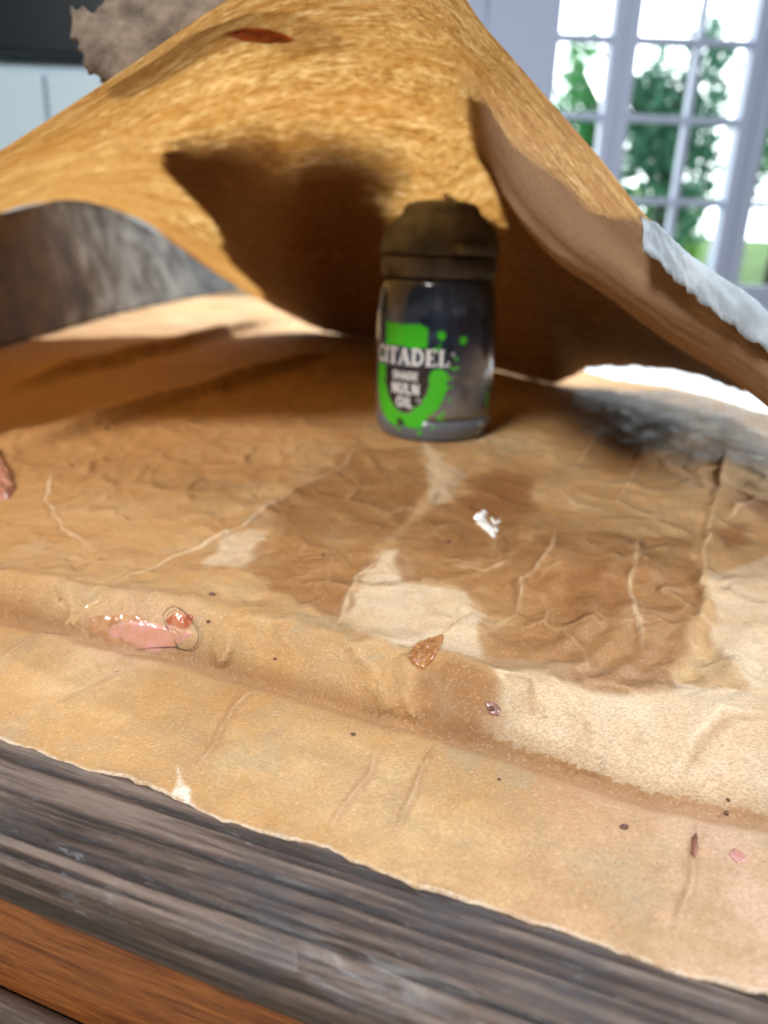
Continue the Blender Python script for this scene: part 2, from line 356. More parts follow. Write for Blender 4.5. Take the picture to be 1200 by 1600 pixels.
SF = [(G(p), h, w) for p, h, w in [([(800, 1040), (860, 1025), (920, 985), (935, 930)], .0011, .0017), ([(830, 1065), (905, 1050), (965, 1005), (985, 940)], .0012, .0018), ([(880, 1080), (960, 1068), (1015, 1020), (1030, 950)], .0012, .0018),
    ([(950, 1092), (1020, 1080), (1065, 1030), (1075, 960)], .0011, .0018), ([(850, 940), (880, 890), (890, 850)], .0007, .0016), ([(930, 930), (960, 880), (975, 845)], .0008, .0016), ([(1010, 920), (1030, 880), (1050, 850)], .0008, .0015),
    ([(900, 720), (930, 690), (1000, 660)], .0010, .0030), ([(980, 740), (1040, 700), (1130, 680)], .0010, .0030), ([(1110, 1090), (1150, 1040), (1160, 980)], .0008, .0018), ([(640, 800), (690, 770), (730, 720)], .0007, .0022)]]
def paper_z(X, Y, want=False):
    X = np.asarray(X, float); Y = np.asarray(Y, float)
    s, t = X * es[0] + Y * es[1], X * et[0] + Y * et[1]
    jag = vn.fbm(s * 160, t * 20) * .0006
    tc = np.interp(s, cs, ct) + jag; tf = np.interp(s, fs, ft) + jag * 1.2
    k = np.clip((t - tf) / np.maximum(tc - tf, .0015), 0, 1)
    prof = .30 * np.clip(k / .13, 0, 1) ** .7 + .70 * np.sin(np.clip(k, 0, 1) * math.pi / 2) ** .9
    prof = np.where(k <= 0, 0, prof); z = ZL + (-ZL) * prof
    z = z + np.exp(-((t - (tc * .72 + tf * .28)) / (.35 * np.maximum(tc - tf, .003) + .0012)) ** 2) * np.clip(k * 6, 0, 1) * .0011
    up = np.clip((t - tf) / .004, 0, 1); near = np.clip(1.5 - t / .35, .15, 1)
    z += up * (vn.fbm(X * 55, Y * 55) * .0011 + vn2.fbm(X * 190, Y * 190) * .00035) * near
    z += (1 - up) * vn.fbm(X * 90, Y * 90) * .00025 - np.exp(-((t - tf + .0006) / .0012) ** 2) * .0002
    cre = np.zeros(X.shape); crest_light = np.zeros(X.shape)
    for pts, h, w in WR:
        d, sd, al = seg_dist(X + vn(X * 300, Y * 300) * .0005, Y + vn2(X * 300, Y * 300) * .0005, pts)
        fade = np.clip(np.minimum(al, 1 - al) * 5, 0, 1)
        ww = w * (np.where(sd > 0, .40, 1.15) if h < .002 else np.where(sd > 0, .35, 1.5))
        g = (np.exp(-d / ww) if h < .002 else np.exp(-(d / ww) ** 2)) * fade * (np.clip(.75 + .6 * vn(X * 260, Y * 260), 0, 2) if h < .002 else 1.0); z += g * h * (1.0 if h < .002 else 1)
        if h < .002: crest_light = np.maximum(crest_light, np.exp(-(d / .00030) ** 2) * fade)  # bright ridge lines painted where the crests would catch light
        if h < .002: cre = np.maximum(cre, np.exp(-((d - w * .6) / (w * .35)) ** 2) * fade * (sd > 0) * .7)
    for pts, h, w in WL:
        d, sd, al = seg_dist(X + vn(X * 300, Y * 300) * .0003, Y, pts); fade = np.clip(np.minimum(al, 1 - al) * 5, 0, 1)
        z += np.exp(-(d / w) ** 2) * fade * h; crest_light = np.maximum(crest_light, np.exp(-(d / .00022) ** 2) * fade * .45); cre = np.maximum(cre, np.exp(-((d - w * .4) / (w * .7)) ** 2) * fade * .75)
    # many fine puckers in the wetted patch
    pk = np.clip(1 - np.hypot((X - PKC[0]) / .030, (Y - PKC[1]) / .026), 0, 1) * up
    wx_ = X + vn.fbm(X * 60, Y * 60) * .010; wy_ = Y + vn2.fbm(X * 60, Y * 60) * .010
    rg = lambda k, n_: np.clip(1 - np.abs(n_.fbm(wx_ * k, wy_ * k * .55, 3)) * 3.2, 0, 1)
    z += up * near * (rg(34, vn) ** 3 * .00050 + rg(75, vn2) ** 3 * .00028) + pk * (rg(90, vn) ** 3 * .0003 + rg(160, vn2) ** 3 * .0002)
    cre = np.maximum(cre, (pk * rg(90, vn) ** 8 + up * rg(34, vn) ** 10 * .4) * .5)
    for pts, h, w in SF:
        d, sd, al = seg_dist(X, Y, pts); z += np.exp(-(d / (w * np.where(sd > 0, .7, 1.3))) ** 2) * np.clip(np.minimum(al, 1 - al) * 4, 0, 1) * h
    dpot = np.hypot(X - POT[0], Y - POT[1]); fl = np.clip((dpot - .018) / .012, 0, 1); z = z * fl
    if not want: return z
    footd = np.abs(t - tf + .0004); cre = np.maximum(cre, np.exp(-(footd / .0009) ** 2) * 1.5)  # shadow line along the fold's foot, painted through the crease mask
    return z, cre, (t < tf + .0004), crest_light * (.6 + .5 * vn2(X * 400, Y * 400))
POT = gr(674, 672)[:2]; PKC = gr(950, 960)[:2]
def hit(px, py):
    v = ray(px, py); ts = np.linspace((.006 - CAM_H) / v[2], (-.0085 - CAM_H) / v[2], 1500); P = O3 + v * ts[:, None]
    k = int(np.argmax(P[:, 2] <= paper_z(P[:, 0], P[:, 1]))); return P[k]

NR, NC = 560, 720
edge_px = [(-400, 1040), (-200, 1100), (0, 1156), (60, 1172), (130, 1200), (200, 1215), (265, 1243), (290, 1255), (350, 1280), (450, 1310), (510, 1325), (600, 1362), (650, 1386), (700, 1396), (830, 1441), (900, 1458), (1040, 1512), (1200, 1552), (1500, 1640), (1900, 1750)]
ex, ey = st(np.array([gr(x, y, ZL) for x, y in edge_px]))
a = np.linspace(-1, 1, NC)[None, :]; g = np.linspace(0, 1, NR)[:, None]
tt = T_EDGE + .010 + (np.exp(g * 3.0) - 1) / (math.exp(3.0) - 1) * .72
ss2 = a * (.080 + .85 * (tt - T_EDGE)) - .002 - .25 * (tt - T_EDGE)
te = np.interp(ss2, ex, ey) + vn.fbm(ss2 * 200, ss2 * 0 + 5) * .0003 + vn2.fbm(ss2 * 700, ss2 * 0 + 2) * .0003
tt = te + (tt - (T_EDGE + .010))
X, Y = xy(ss2, tt); Z, CR, LOW, CREST_LIGHT = paper_z(X, Y, True)
Zr = Z.copy(); Zr[0] -= .0002
fr = np.clip((tt - te) / .0012, 0, 1); curl = np.clip(vn.fbm(ss2 * 90, ss2 * 0 + 8), 0, 1) * (1 - fr) ** 2 * .0008; Z = Z + curl
px, py = X.ravel(), Y.ravel()
mm = 1000.0
stain = np.maximum.reduce([sdf(px, py, G(p)) for p in (
    [(735, 745), (780, 732), (830, 748), (835, 800), (805, 830), (795, 870), (855, 842), (960, 838), (1085, 850), (1092, 930), (1072, 1015), (1045, 1088), (930, 1090), (850, 1075), (775, 1045), (757, 990), (790, 968), (760, 952), (722, 918), (640, 908), (624, 870), (620, 842), (680, 792), (722, 780)],
    [(1120, 830), (1160, 820), (1180, 850), (1130, 870)], [(1160, 780), (1260, 770), (1260, 830), (1190, 815)],
    [(540, 700), (650, 700), (672, 760), (620, 820), (600, 850), (560, 905), (530, 960), (420, 920), (390, 890), (430, 830), (420, 800), (480, 760)])]) * mm
dark = np.maximum.reduce([sdf(px, py, G(p)) for p in ([(745, 748), (785, 738), (826, 752), (828, 795), (790, 806), (735, 800), (722, 785)], [(880, 890), (955, 900), (975, 950), (930, 985), (880, 960)],
    [(1125, 835), (1155, 828), (1165, 850), (1135, 862)])]) * mm
dark = np.maximum(dark, sdf(px, py, G([(640, 1065), (700, 1068), (770, 1095), (782, 1122), (740, 1128), (640, 1105)], -.002)) * mm - .3)
pale = np.maximum.reduce([sdf(px, py, G(p)) for p in ([(590, 852), (626, 858), (645, 912), (720, 924), (756, 962), (750, 1030), (620, 1014), (560, 990), (537, 960), (565, 900)],
    [(350, 830), (420, 830), (412, 858), (385, 885), (320, 880)], [(664, 692), (722, 742), (700, 785), (668, 792)], [(1110, 900), (1300, 840), (1300, 1120), (1160, 1110), (1120, 1020)])]) * mm
pale = np.maximum(pale, sdf(px, py, G([(735, 1150), (795, 1100), (765, 1048), (900, 1068), (1200, 1110), (1700, 1190), (1700, 1400), (1200, 1284), (1080, 1258), (960, 1230), (860, 1195)], -.002)) * mm)  # right slope of the fold: its brighter lighting painted as pale colour
pale = np.where(LOW.ravel(), -9.0, pale)
gold = np.maximum(sdf(px, py, G([(-400, 560), (300, 520), (560, 560), (560, 640), (300, 760), (250, 850), (0, 960), (-500, 900)])), -sdf(px, py, G([(700, 300), (700, 2000), (3000, 2000), (3000, 700)])) * 0 - .05) * mm * .2  # golden stain with the sheet's warm glow painted into its colour
wet = sdf(px, py, G([(890, 610), (1300, 610), (1400, 720), (1180, 735), (1000, 715), (910, 680)])) * mm * .35
pink = np.clip((px * es[0] + py * es[1] + .012) / .04, 0, 1) * LOW.ravel() * .9 + np.clip(1 - np.hypot(px - gr(200, 960)[0], (py - gr(200, 960)[1]) * 1.5) / .012, 0, 1) * .5  # front strip pinker to the right: cool window light painted in
torn = np.clip(1 - (tt - te) / .00025, 0, 1).ravel() * .6
torn = np.maximum(torn, np.clip(sdf(px, py, G([(268, 1240), (278, 1215), (276, 1195), (290, 1225), (300, 1235), (296, 1262), (262, 1250)], ZL)) * mm * 3 + .4, 0, 1))
paper = empty('paper_covering', (0, 0, 0)); tag(paper, 'stained wrinkled brown paper glued flat over the table top', 'paper')
V = np.stack([X, Y, Z], -1).reshape(-1, 3)
sk = V[:NC].copy(); sk[:, 2] = ZL - .00045; Fq = grid_faces(NR, NC)
i = np.arange(NC - 1); skf = np.stack([NR * NC + i, NR * NC + i + 1, i + 1, i], -1)
Va = np.concatenate([V, sk]); ext = lambda q, v=-9.0: np.concatenate([q, q[:NC]])
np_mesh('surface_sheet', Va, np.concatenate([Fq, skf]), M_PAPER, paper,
        attrs=dict(stain=ext(stain), dark=ext(dark), pale=ext(pale), gold=ext(gold), wet=ext(wet), pink=ext(pink), crease=ext(CR.ravel()), low=ext(LOW.ravel().astype(float)), crest_light=ext(CREST_LIGHT.ravel()), torn=ext(torn)))

# ------------------------------------------------------------------ the lifted kraft sheet over the pot
K = [
 [(-1150, 960, .16), (-1140, 962, .17), (-1130, 960, .18), (-1120, 960, .19), (-1110, 960, .20), (-1090, 960, .21)],
 [(-800, 600, .135), (-790, 610, .15), (-780, 620, .165), (-770, 630, .18), (-760, 640, .20), (-740, 650, .22)],
 [(-520, 420, .13), (-510, 440, .148), (-500, 455, .168), (-490, 470, .19), (-480, 480, .21), (-460, 490, .23)],
 [(-260, 345, 0.135), (-250, 370, 0.16), (-240, 390, 0.19), (-230, 405, 0.225), (-220, 418, 0.26), (-200, 428, 0.3)],
 [(-120, 320, 0.14), (-110, 340, 0.165), (-105, 355, 0.2), (-100, 366, 0.24), (-95, 375, 0.285), (-80, 385, 0.33)],
 [(0, 235, 0.135), (5, 260, 0.16), (0, 282, 0.2), (-3, 302, 0.25), (0, 320, 0.305), (0, 333, 0.36)],
 [(120, 158, 0.13), (128, 200, 0.155), (124, 240, 0.195), (120, 270, 0.25), (118, 295, 0.315), (117, 312, 0.38)],
 [(230, 84, 0.125), (238, 140, 0.15), (243, 200, 0.19), (240, 258, 0.25), (234, 310, 0.32), (226, 348, 0.4)],
 [(350, 4, 0.12), (350, 80, 0.145), (346, 160, 0.185), (342, 250, 0.24), (346, 340, 0.315), (352, 437, 0.4)],
 [(470, -55, .116), (462, 40, .135), (452, 140, .163), (447, 250, .206), (462, 385, .285), (514, 520, .425)],
 [(600, -75, .112), (592, 30, .13), (582, 130, .158), (566, 245, .205), (580, 385, .28), (650, 552, .375)],
 [(690, -50, .112), (684, 45, .13), (678, 145, .158), (672, 250, .20), (700, 385, .265), (770, 580, .32)],
 [(755, 38, .112), (738, 90, .125), (730, 150, .148), (735, 235, .18), (780, 335, .225), (860, 600, .29)],
 [(800, 90, .112), (775, 140, .122), (752, 195, .137), (768, 262, .17), (840, 360, .215), (925, 573, .285)],
 [(870, 170, .112), (840, 225, .119), (805, 300, .128), (800, 325, .142), (880, 380, .19), (1010, 574, .27)],
 [(940, 250, .112), (908, 308, .118), (873, 375, .125), (862, 402, .135), (930, 430, .17), (1090, 588, .25)],
 [(1012, 340, .112), (985, 390, .117), (957, 436, .122), (945, 459, .130), (990, 490, .15), (1160, 610, .225)],
 [(1102, 420, .112), (1075, 475, .115), (1050, 504, .119), (1040, 524, .125), (1075, 550, .14), (1210, 600, .18)],
 [(1200, 490, .112), (1185, 550, .113), (1172, 590, .117), (1165, 608, .122), (1190, 615, .132), (1290, 640, .155)],
 [(1310, 600, .112), (1290, 660, .112), (1278, 690, .115), (1274, 703, .12), (1295, 705, .126), (1370, 715, .14)],
 [(1440, 740, .111), (1420, 780, .111), (1405, 800, .113), (1400, 810, .117), (1415, 810, .12), (1470, 815, .128)],
]
KP = np.array([[un(*c) for c in col] for col in K])          # columns x rows x 3
def cr_resample(P, n):
    m = len(P); u = np.linspace(0, m - 1, n); i = np.clip(u.astype(int), 0, m - 2); f = (u - i)[:, None, None] if P.ndim == 3 else (u - i)[:, None]
    Q = np.concatenate([[2 * P[0] - P[1]], P, [2 * P[-1] - P[-2]]])
    p0, p1, p2, p3 = Q[i], Q[i + 1], Q[i + 2], Q[i + 3]
    return .5 * (2 * p1 + (p2 - p0) * f + (2 * p0 - 5 * p1 + 4 * p2 - p3) * f * f + (3 * p1 - p0 - 3 * p2 + p3) * f ** 3)
HU, HV = 520, 240
A1 = cr_resample(KP, HU); SH = cr_resample(A1.transpose(1, 0, 2), HV).transpose(1, 0, 2)   # HU x HV x 3
def normals(Q):
    du = np.gradient(Q, axis=0); dv = np.gradient(Q, axis=1); n = np.cross(du, dv); n /= np.linalg.norm(n, axis=-1, keepdims=True) + 1e-12
    return n
NN = normals(SH)
if NN[HU // 3, HV // 2, 2] < 0: NN = -NN                       # outer (upper) side
uu, vv = np.meshgrid(np.linspace(0, 1, HU), np.linspace(0, 1, HV), indexing='ij')
rip = vn.fbm(uu * 20, vv * 7, 3) * .0011 + vn2.fbm(uu * 60, vv * 22) * .00010
ed = np.clip(np.minimum(vv, 1 - vv) * 14, .15, 1) * np.clip(1 - (uu * (len(K) - 1) - 12) / 1.5, .18, 1)
SH = SH + NN * (rip * ed)[..., None]
SH[:, -1] += (vn.fbm(uu[:, -1] * 90, uu[:, -1] * 0 + 3) * .0012)[:, None] * np.array([0, .4, 1])
SH[..., 2] = np.maximum(SH[..., 2], .0006)
# the pot's cap carries the sheet: keep it clear of the cap
rr = np.hypot(SH[..., 0] - POT[0], SH[..., 1] - POT[1])
zmin = np.where(rr < .0095, .0612, np.where(rr < .018, .0612 - (rr - .0095) / .0085 * .010, 0))
SH[..., 2] = np.maximum(SH[..., 2], np.where(rr < .018, zmin, -1))
NN = normals(SH)
if NN[HU // 3, HV // 2, 2] < 0: NN = -NN
sheet = empty('lifted_kraft_sheet', (float(SH[150, -1, 0]), float(SH[150, -1, 1]), 0)); SHOFF = np.array(sheet.location)
tag(sheet, 'large translucent brown kraft sheet arching up and over the small paint pot', 'paper')
UV = np.stack([uu, vv], -1).reshape(-1, 2)
np_mesh('kraft_sheet', SH.reshape(-1, 3) - SHOFF, grid_faces(HU, HV), M_SHEET, sheet, uv=UV)
ppx, ppy = project(SH.reshape(-1, 3))
def layer(name, mask, off, mat, thin=None):
    P = SH + NN * off[..., None] if hasattr(off, 'shape') else SH + NN * off
    idx = grid_faces(HU, HV); keep = mask.ravel()[idx].all(1); f = idx[keep]
    used, inv = np.unique(f, return_inverse=True)
    o = np_mesh(name, P.reshape(-1, 3)[used] - SHOFF, inv.reshape(f.shape), mat, sheet, uv=UV[used], attrs=None if thin is None else dict(ply=thin[used])); return o
wob = (vn.fbm(uu * 120, vv * 60) * 16 + vn2.fbm(uu * 300, vv * 150) * 7).ravel()
# a second torn layer still stuck on the outside over the right-hand flap
col_i = uu * (len(K) - 1)
m2 = inside(ppx + wob * .5, ppy + wob * .5, [(728, 148), (760, 160), (800, 218), (850, 256), (885, 280), (920, 322), (965, 336), (1015, 336), (1040, 360), (1700, 800), (1500, 1000), (1000, 700), (700, 700), (700, 400)]).reshape(HU, HV)
m2 &= (col_i > 12.05)
m2 |= ((ppx > 690) & (ppy > 322 + (ppx - 735) * .58)).reshape(HU, HV) & (col_i > 10.4) & (vv > .5)
m2 &= vv > .03
layer('outer_torn_layer', m2, .0007 + 0 * uu, M_LAYER)
m1 = inside(ppx + wob, ppy + wob, [(248, 262), (262, 225), (310, 196), (400, 188), (520, 196), (610, 215), (650, 262), (640, 320), (690, 400), (760, 640), (500, 620), (400, 450), (352, 405), (330, 345), (290, 305)]).reshape(HU, HV)
off = .0012 + .010 * np.clip((ppx.reshape(HU, HV) - 300) / 300, 0, 1) * np.clip((330 - ppy.reshape(HU, HV)) / 130, 0, 1)
fd, _, _ = seg_dist(ppx + wob, ppy + wob, [(300, 196), (400, 184), (520, 190), (610, 212), (652, 262), (642, 320)])
lo_ = layer('backing_scrap', m1 & (col_i < 10.6), off, M_FEATHER, np.clip(fd / 95, 0, 1))
# pale torn ply folded over the right edge
n = 160; tq = np.linspace(0, 1, n)
def poly3(pts, n): return cr_resample(np.array([un(*p) for p in pts]), n)
o_ = poly3([(1003, 333, .1125), (1040, 362, .1118), (1102, 414, .1118), (1200, 484, .1118), (1310, 592, .1118)], n)
i_ = poly3([(1004, 380, .1105), (1050, 420, .1105), (1092, 470, .1105), (1150, 502, .1105), (1200, 552, .1105), (1310, 640, .1105)], n)
rows = 9; PQ = np.stack([o_ + (i_ - o_) * k for k in np.linspace(0, 1, rows)], 1)
fold = np.sin(np.linspace(0, math.pi, rows)) * .0005
PQ += fold[None, :, None] * np.array([0, -.8, .6]); PQ += (vn2.fbm(tq * 9, tq * 0, 4) * .0016)[:, None, None] * (np.linspace(0, 1, rows) ** 2)[None, :, None] * np.array([.3, 0, 1])
PQ += np.array([0, -1, .3]) * (vn.fbm(np.repeat(tq[:, None], rows, 1) * 12, np.repeat(np.linspace(0, 3, rows)[None], n, 0)) * .0008)[..., None]
o = np_mesh('torn_pale_ply', PQ.reshape(-1, 3) - SHOFF, grid_faces(n, rows), M_TORNWHITE, sheet); o['label'] = 'pale grey torn ply folded over the edge'
sm_ = o.modifiers.new('thick', 'SOLIDIFY'); sm_.thickness = .0003
# reddish glue lump dried on the sheet's underside
def blob(name, mat, length, wid, hei, seed, parent=None, seg=40, amp=.35, freq=2.2):
    bm = bmesh.new(); bmesh.ops.create_icosphere(bm, subdivisions=4, radius=1)
    for v in bm.verts:
        c = v.co.copy(); k = 1 + amp * noise.noise(c * freq + Vector((seed, seed * 2.3, 0))) + amp * .4 * noise.noise(c * freq * 3 + Vector((0, seed, seed)))
        v.co = Vector((c.x * length * k, c.y * wid * k, c.z * hei * k))
    return bm_obj(name, bm, mat, parent)
def glue(name, col, rough=.18, sss=.4, col2=None, sc=400):
    t = NT(name); v = t.co(); f = t.noise(v, sc, 4, .6)
    c = t.mix(t.ramp(f, (.42, 0.0), (.62, 1.0)), col, col2 or tuple(x * .6 for x in col))
    return t.done(t.bsdf(Base_Color=c, Roughness=rough, Subsurface_Weight=sss, Subsurface_Radius=(.002, .0012, .0008), Subsurface_Scale=1.0, Normal=t.bump(t.noise(v, 900, 3), .25, .0003), Coat_Weight=.3, Coat_Roughness=.15))
def frame_at(P, nrm, along):
    z = Vector(nrm).normalized(); x = Vector(along); x = (x - z * x.dot(z)).normalized(); y = z.cross(x)
    return Matrix(((x.x, y.x, z.x, P[0]), (x.y, y.y, z.y, P[1]), (x.z, y.z, z.z, P[2]), (0, 0, 0, 1)))
def sheet_at(px_, py_, maxcol=12):
    d = (ppx - px_) ** 2 + (ppy - py_) ** 2 + (col_i.ravel() > maxcol) * 1e6
    k = int(np.argmin(d)); return SH.reshape(-1, 3)[k], NN.reshape(-1, 3)[k]
P0, N0 = sheet_at(400, 50); Pa, _ = sheet_at(330, 55); Pb, _ = sheet_at(460, 48)
gl = blob('glue_lump', glue('red_brown_glue', (.62, .18, .05), .25, .5, (.36, .08, .02)), .0062, .0021, .0011, 3.3)
gl.matrix_world = frame_at(P0 - N0 * .0004, -N0, Pb - Pa); tag(gl, 'reddish brown dried glue lump stuck to the underside of the arched sheet', 'glue')

# torn scrap standing up behind the crest of the sheet
tp = poly3([(172, 124, .1315), (150, 120, .1315), (128, 92, .131), (110, 60, .131), (97, 12, .131), (118, 8, .131), (138, 18, .131), (146, 2, .131), (180, -20, .131), (300, -60, .129), (480, -90, .126)], 90)
bp = poly3([(173, 125, .1315), (192, 116, .131), (240, 88, .130), (300, 48, .129), (360, 8, .128), (480, -50, .126)], 90)
rows = 26; kk = np.linspace(0, 1, rows); PQ = np.stack([tp + (bp - tp) * k for k in kk], 1)
PQ += (vn.fbm(PQ[..., 0] * 70, PQ[..., 2] * 70) * .0025)[..., None] * np.array([0, 1, 0]); rag = vn2.fbm(np.linspace(0, 30, 90), np.zeros(90)) * .0022
PQ[:, 0] += rag[:, None] * np.array([.5, 0, 1]); PQ[:, 1] += rag[:, None] * np.array([.2, 0, .4]); PQ[:, :, 1] += (.0008 + (1 - kk) ** 2 * .002)[None]
o = np_mesh('torn_paper_scrap', PQ.reshape(-1, 3), grid_faces(90, rows), M_SCRAP)
o.modifiers.new('thick', 'SOLIDIFY').thickness = .0004
tag(o, 'grey brown ragged paper scrap sticking up behind the crest of the arched sheet', 'paper scrap')

# curled dark flap standing at the left, behind the sheet
base = [(-260, 610), (-120, 578), (0, 545), (120, 510), (200, 488), (290, 468), (372, 452)]
top = [(-260, 350), (-120, 345), (0, 338), (112, 314), (180, 335), (270, 385), (372, 446)]
bpt = np.array([gr(*p) for p in base]); tpt = []
for (bx, by), (tx, ty), P in zip(base, top, bpt):
    d = float(-((P - O3) @ R3)[2]); tpt.append(un(tx, ty, d * 1.02))
B_ = cr_resample(bpt, 120); T_ = cr_resample(np.array(tpt), 120); rows = 34; PQ = []
for k in np.linspace(0, 1, rows):
    q = B_ + (T_ - B_) * min(k / .86, 1)
    if k > .86: e = (k - .86) / .14; q = q + np.array([0, .020 * e, .0022 * math.sin(e * 2.2)])
    PQ.append(q + np.array([0, .006 * math.sin(k * 5), 0]))
PQ = np.stack(PQ, 1); PQ += (vn.fbm(PQ[..., 0] * 35, PQ[..., 2] * 35) * .007)[..., None] * np.array([0, 1, .15])
PQ[:, 0] = np.minimum(PQ[:, 0], np.array([9, 9, .0004])); 
PQ -= np.array([0, 0, 0]); o = np_mesh('curled_paper_flap', PQ.reshape(-1, 3), grid_faces(120, rows), M_FLAP, attrs=dict(greyed=np.repeat(np.linspace(0, 1, 120), rows))); o.modifiers.new('thick', 'SOLIDIFY').thickness = .0005
tag(o, 'dark grey brown curled paper flap standing on the table behind the arched sheet', 'paper flap')

# ------------------------------------------------------------------ the paint pot
pot = empty('paint_pot', (float(POT[0]), float(POT[1]), 0.0)); pot.rotation_euler.y = math.radians(-.7)
tag(pot, 'small round black paint pot with green splash label propping up the sheet', 'paint pot')
def lathe(prof, seg=96, wob=None):
    V = []; n = len(prof)
    for r, h in prof:
        for k in range(seg):
            a_ = 2 * math.pi * k / seg; q = r * (1 + (wob(a_, h) if wob else 0)); V.append((q * math.cos(a_), q * math.sin(a_), h))
    F_ = [(i * seg + k, i * seg + (k + 1) % seg, (i + 1) * seg + (k + 1) % seg, (i + 1) * seg + k) for i in range(n - 1) for k in range(seg)]
    F_ += [tuple(range(seg - 1, -1, -1)), tuple((n - 1) * seg + k for k in range(seg))]
    return V, F_
def m_ink():
    t = NT('ink_plastic'); v = t.co(); f = t.noise(v, 120, 5, .65, .8)
    col = t.ramp(f, (.35, (.010, .015, .026)), (.55, (.030, .042, .066)), (.72, (.10, .125, .16)))
    z_ = t.n('ShaderNodeSeparateXYZ', {0: t.n('ShaderNodeTexCoord').outputs['Object']}).outputs[2]
    dust = t.n('ShaderNodeMapRange', {0: t.math('ADD', z_, t.math('MULTIPLY', t.math('SUBTRACT', t.noise(v, 70, 5, .6), .5), .030)), 1: .020, 2: .006}).outputs[0]
    col = t.mix(t.math('MULTIPLY', dust, .85), col, (.26, .215, .165))
    film = t.ramp(t.noise(v, 60, 4, .6), (.5, 0.0), (.7, .5)); col = t.mix(film, col, (.10, .11, .125))
    sc = t.noise(t.n('ShaderNodeMapping', {0: t.n('ShaderNodeTexCoord').outputs['Object'], 3: (1, 1, .15)}).outputs[0], 700, 4, .7)
    return t.done(t.bsdf(Base_Color=col, Roughness=t.ramp(sc, (.35, .10), (.7, .28)), Coat_Weight=.5, Coat_Roughness=.06, IOR=1.5))
def m_cap():
    t = NT('cap_plastic'); v = t.co(); f = t.noise(v, 160, 5, .6)
    col = t.ramp(f, (.35, (.040, .040, .040)), (.7, (.17, .165, .155)))
    return t.done(t.bsdf(Base_Color=col, Roughness=t.ramp(f, (.3, .45), (.7, .65)), Normal=t.bump(t.noise(v, 600, 3), .15, .0004)))
RB = .0163
def rbody(h):
    hs = [0, .004, .008, .016, .026, .034, .039, .0415]; rs = [.0151, .0158, .0161, .0163, .0162, .0159, .0153, .0147]
    return float(np.interp(h, hs, rs))
M_INK = m_ink(); M_CAP = m_cap()
prof = [(.0142, .0062)] + [(rbody(h), h) for h in np.linspace(.0064, .0412, 30)] + [(.0142, .0418)]
V, F_ = lathe(prof); mesh_obj('body', V, F_, M_INK, pot)
prof = [(.0132, .0004), (.0140, .0), (.0148, .0004), (.0152, .0012), (.0156, .003), (rbody(.006), .0060), (.0148, .0061)]
V, F_ = lathe(prof); mesh_obj('base', V, F_, NT.done(*(lambda t: (t, t.bsdf(Base_Color=(.10, .11, .13), Roughness=.22, Coat_Weight=.5)))(NT('cloudy_plastic'))), pot)
prof = [(.0135, .0419), (.0150, .0421), (.0153, .0426), (.0153, .0468), (.0149, .0473), (.0135, .0475)]
V, F_ = lathe(prof); mesh_obj('collar', V, F_, M_CAP, pot)
prof = [(.0136, .0476), (.0156, .0477), (.0159, .0484), (.0157, .0494), (.0152, .0514), (.0143, .0534), (.0130, .0552), (.0115, .0566), (.0104, .0574), (.0101, .0580), (.0097, .0590), (.0088, .0599), (.0070, .0605), (.0040, .0608), (.001, .0609)]
V, F_ = lathe(prof); cap = mesh_obj('cap', V, F_, M_CAP, pot)
bm = bmesh.new(); box(bm, -.0062, .0062, -.0188, -.0140, .0478, .0502, .0007); tab = bm_obj('lid_tab', bm, M_CAP, cap)
for v in tab.data.vertices:
    if v.co.y < -.017: v.co.x *= .8
tab.rotation_euler.z = math.radians(28)

def cyl_pt(a_, h, lift): r = rbody(h) + lift; return (r * math.sin(a_), -r * math.cos(a_), h)     # a_=0 faces the camera side
A0 = math.radians(-31)
def flat_to_cyl(bm, lift, a0=A0):
    for v in bm.verts: v.co = Vector(cyl_pt(a0 + v.co.x / .0163, v.co.y, lift))
def poly_fill(bm, pts, step=.0006):
    vs = [bm.verts.new((x, y, 0)) for x, y in pts]; f = bm.faces.new(vs)
def label_poly(name, polys, mat, lift, parent):
    bm = bmesh.new()
    for p in polys: poly_fill(bm, p)
    for k in range(36):
        gx = -.016 + k * .0009
        ge = list(bm.verts) + list(bm.edges) + list(bm.faces); bmesh.ops.bisect_plane(bm, geom=ge, plane_co=(gx, 0, 0), plane_no=(1, 0, 0))
    bmesh.ops.triangulate(bm, faces=bm.faces[:])
    flat_to_cyl(bm, lift); return bm_obj(name, bm, mat, parent, smooth=False)
def ragged(pts, amp, seed, sub=6):
    out = []
    for i, (p, q) in enumerate(zip(pts, pts[1:] + pts[:1])):
        for k in range(sub):
            f = k / sub; x = p[0] + (q[0] - p[0]) * f; y = p[1] + (q[1] - p[1]) * f
            nn = noise.noise(Vector((x * 900, y * 900, seed))); mm_ = noise.noise(Vector((x * 900 + 40, y * 900, seed)))
            out.append((x + nn * amp, y + mm_ * amp))
    return out
M_GREEN = NT('green_print'); M_GREEN = M_GREEN.done(M_GREEN.bsdf(Base_Color=(.042, .40, .015), Roughness=.28, Coat_Weight=.4))
M_SHIELD = simple('dark_print', (.022, .018, .020), .25); M_WHITE = simple('white_print', (.66, .67, .68), .35)
m1_ = .001
sc = lambda P: [(x * m1_, y * m1_) for x, y in P]
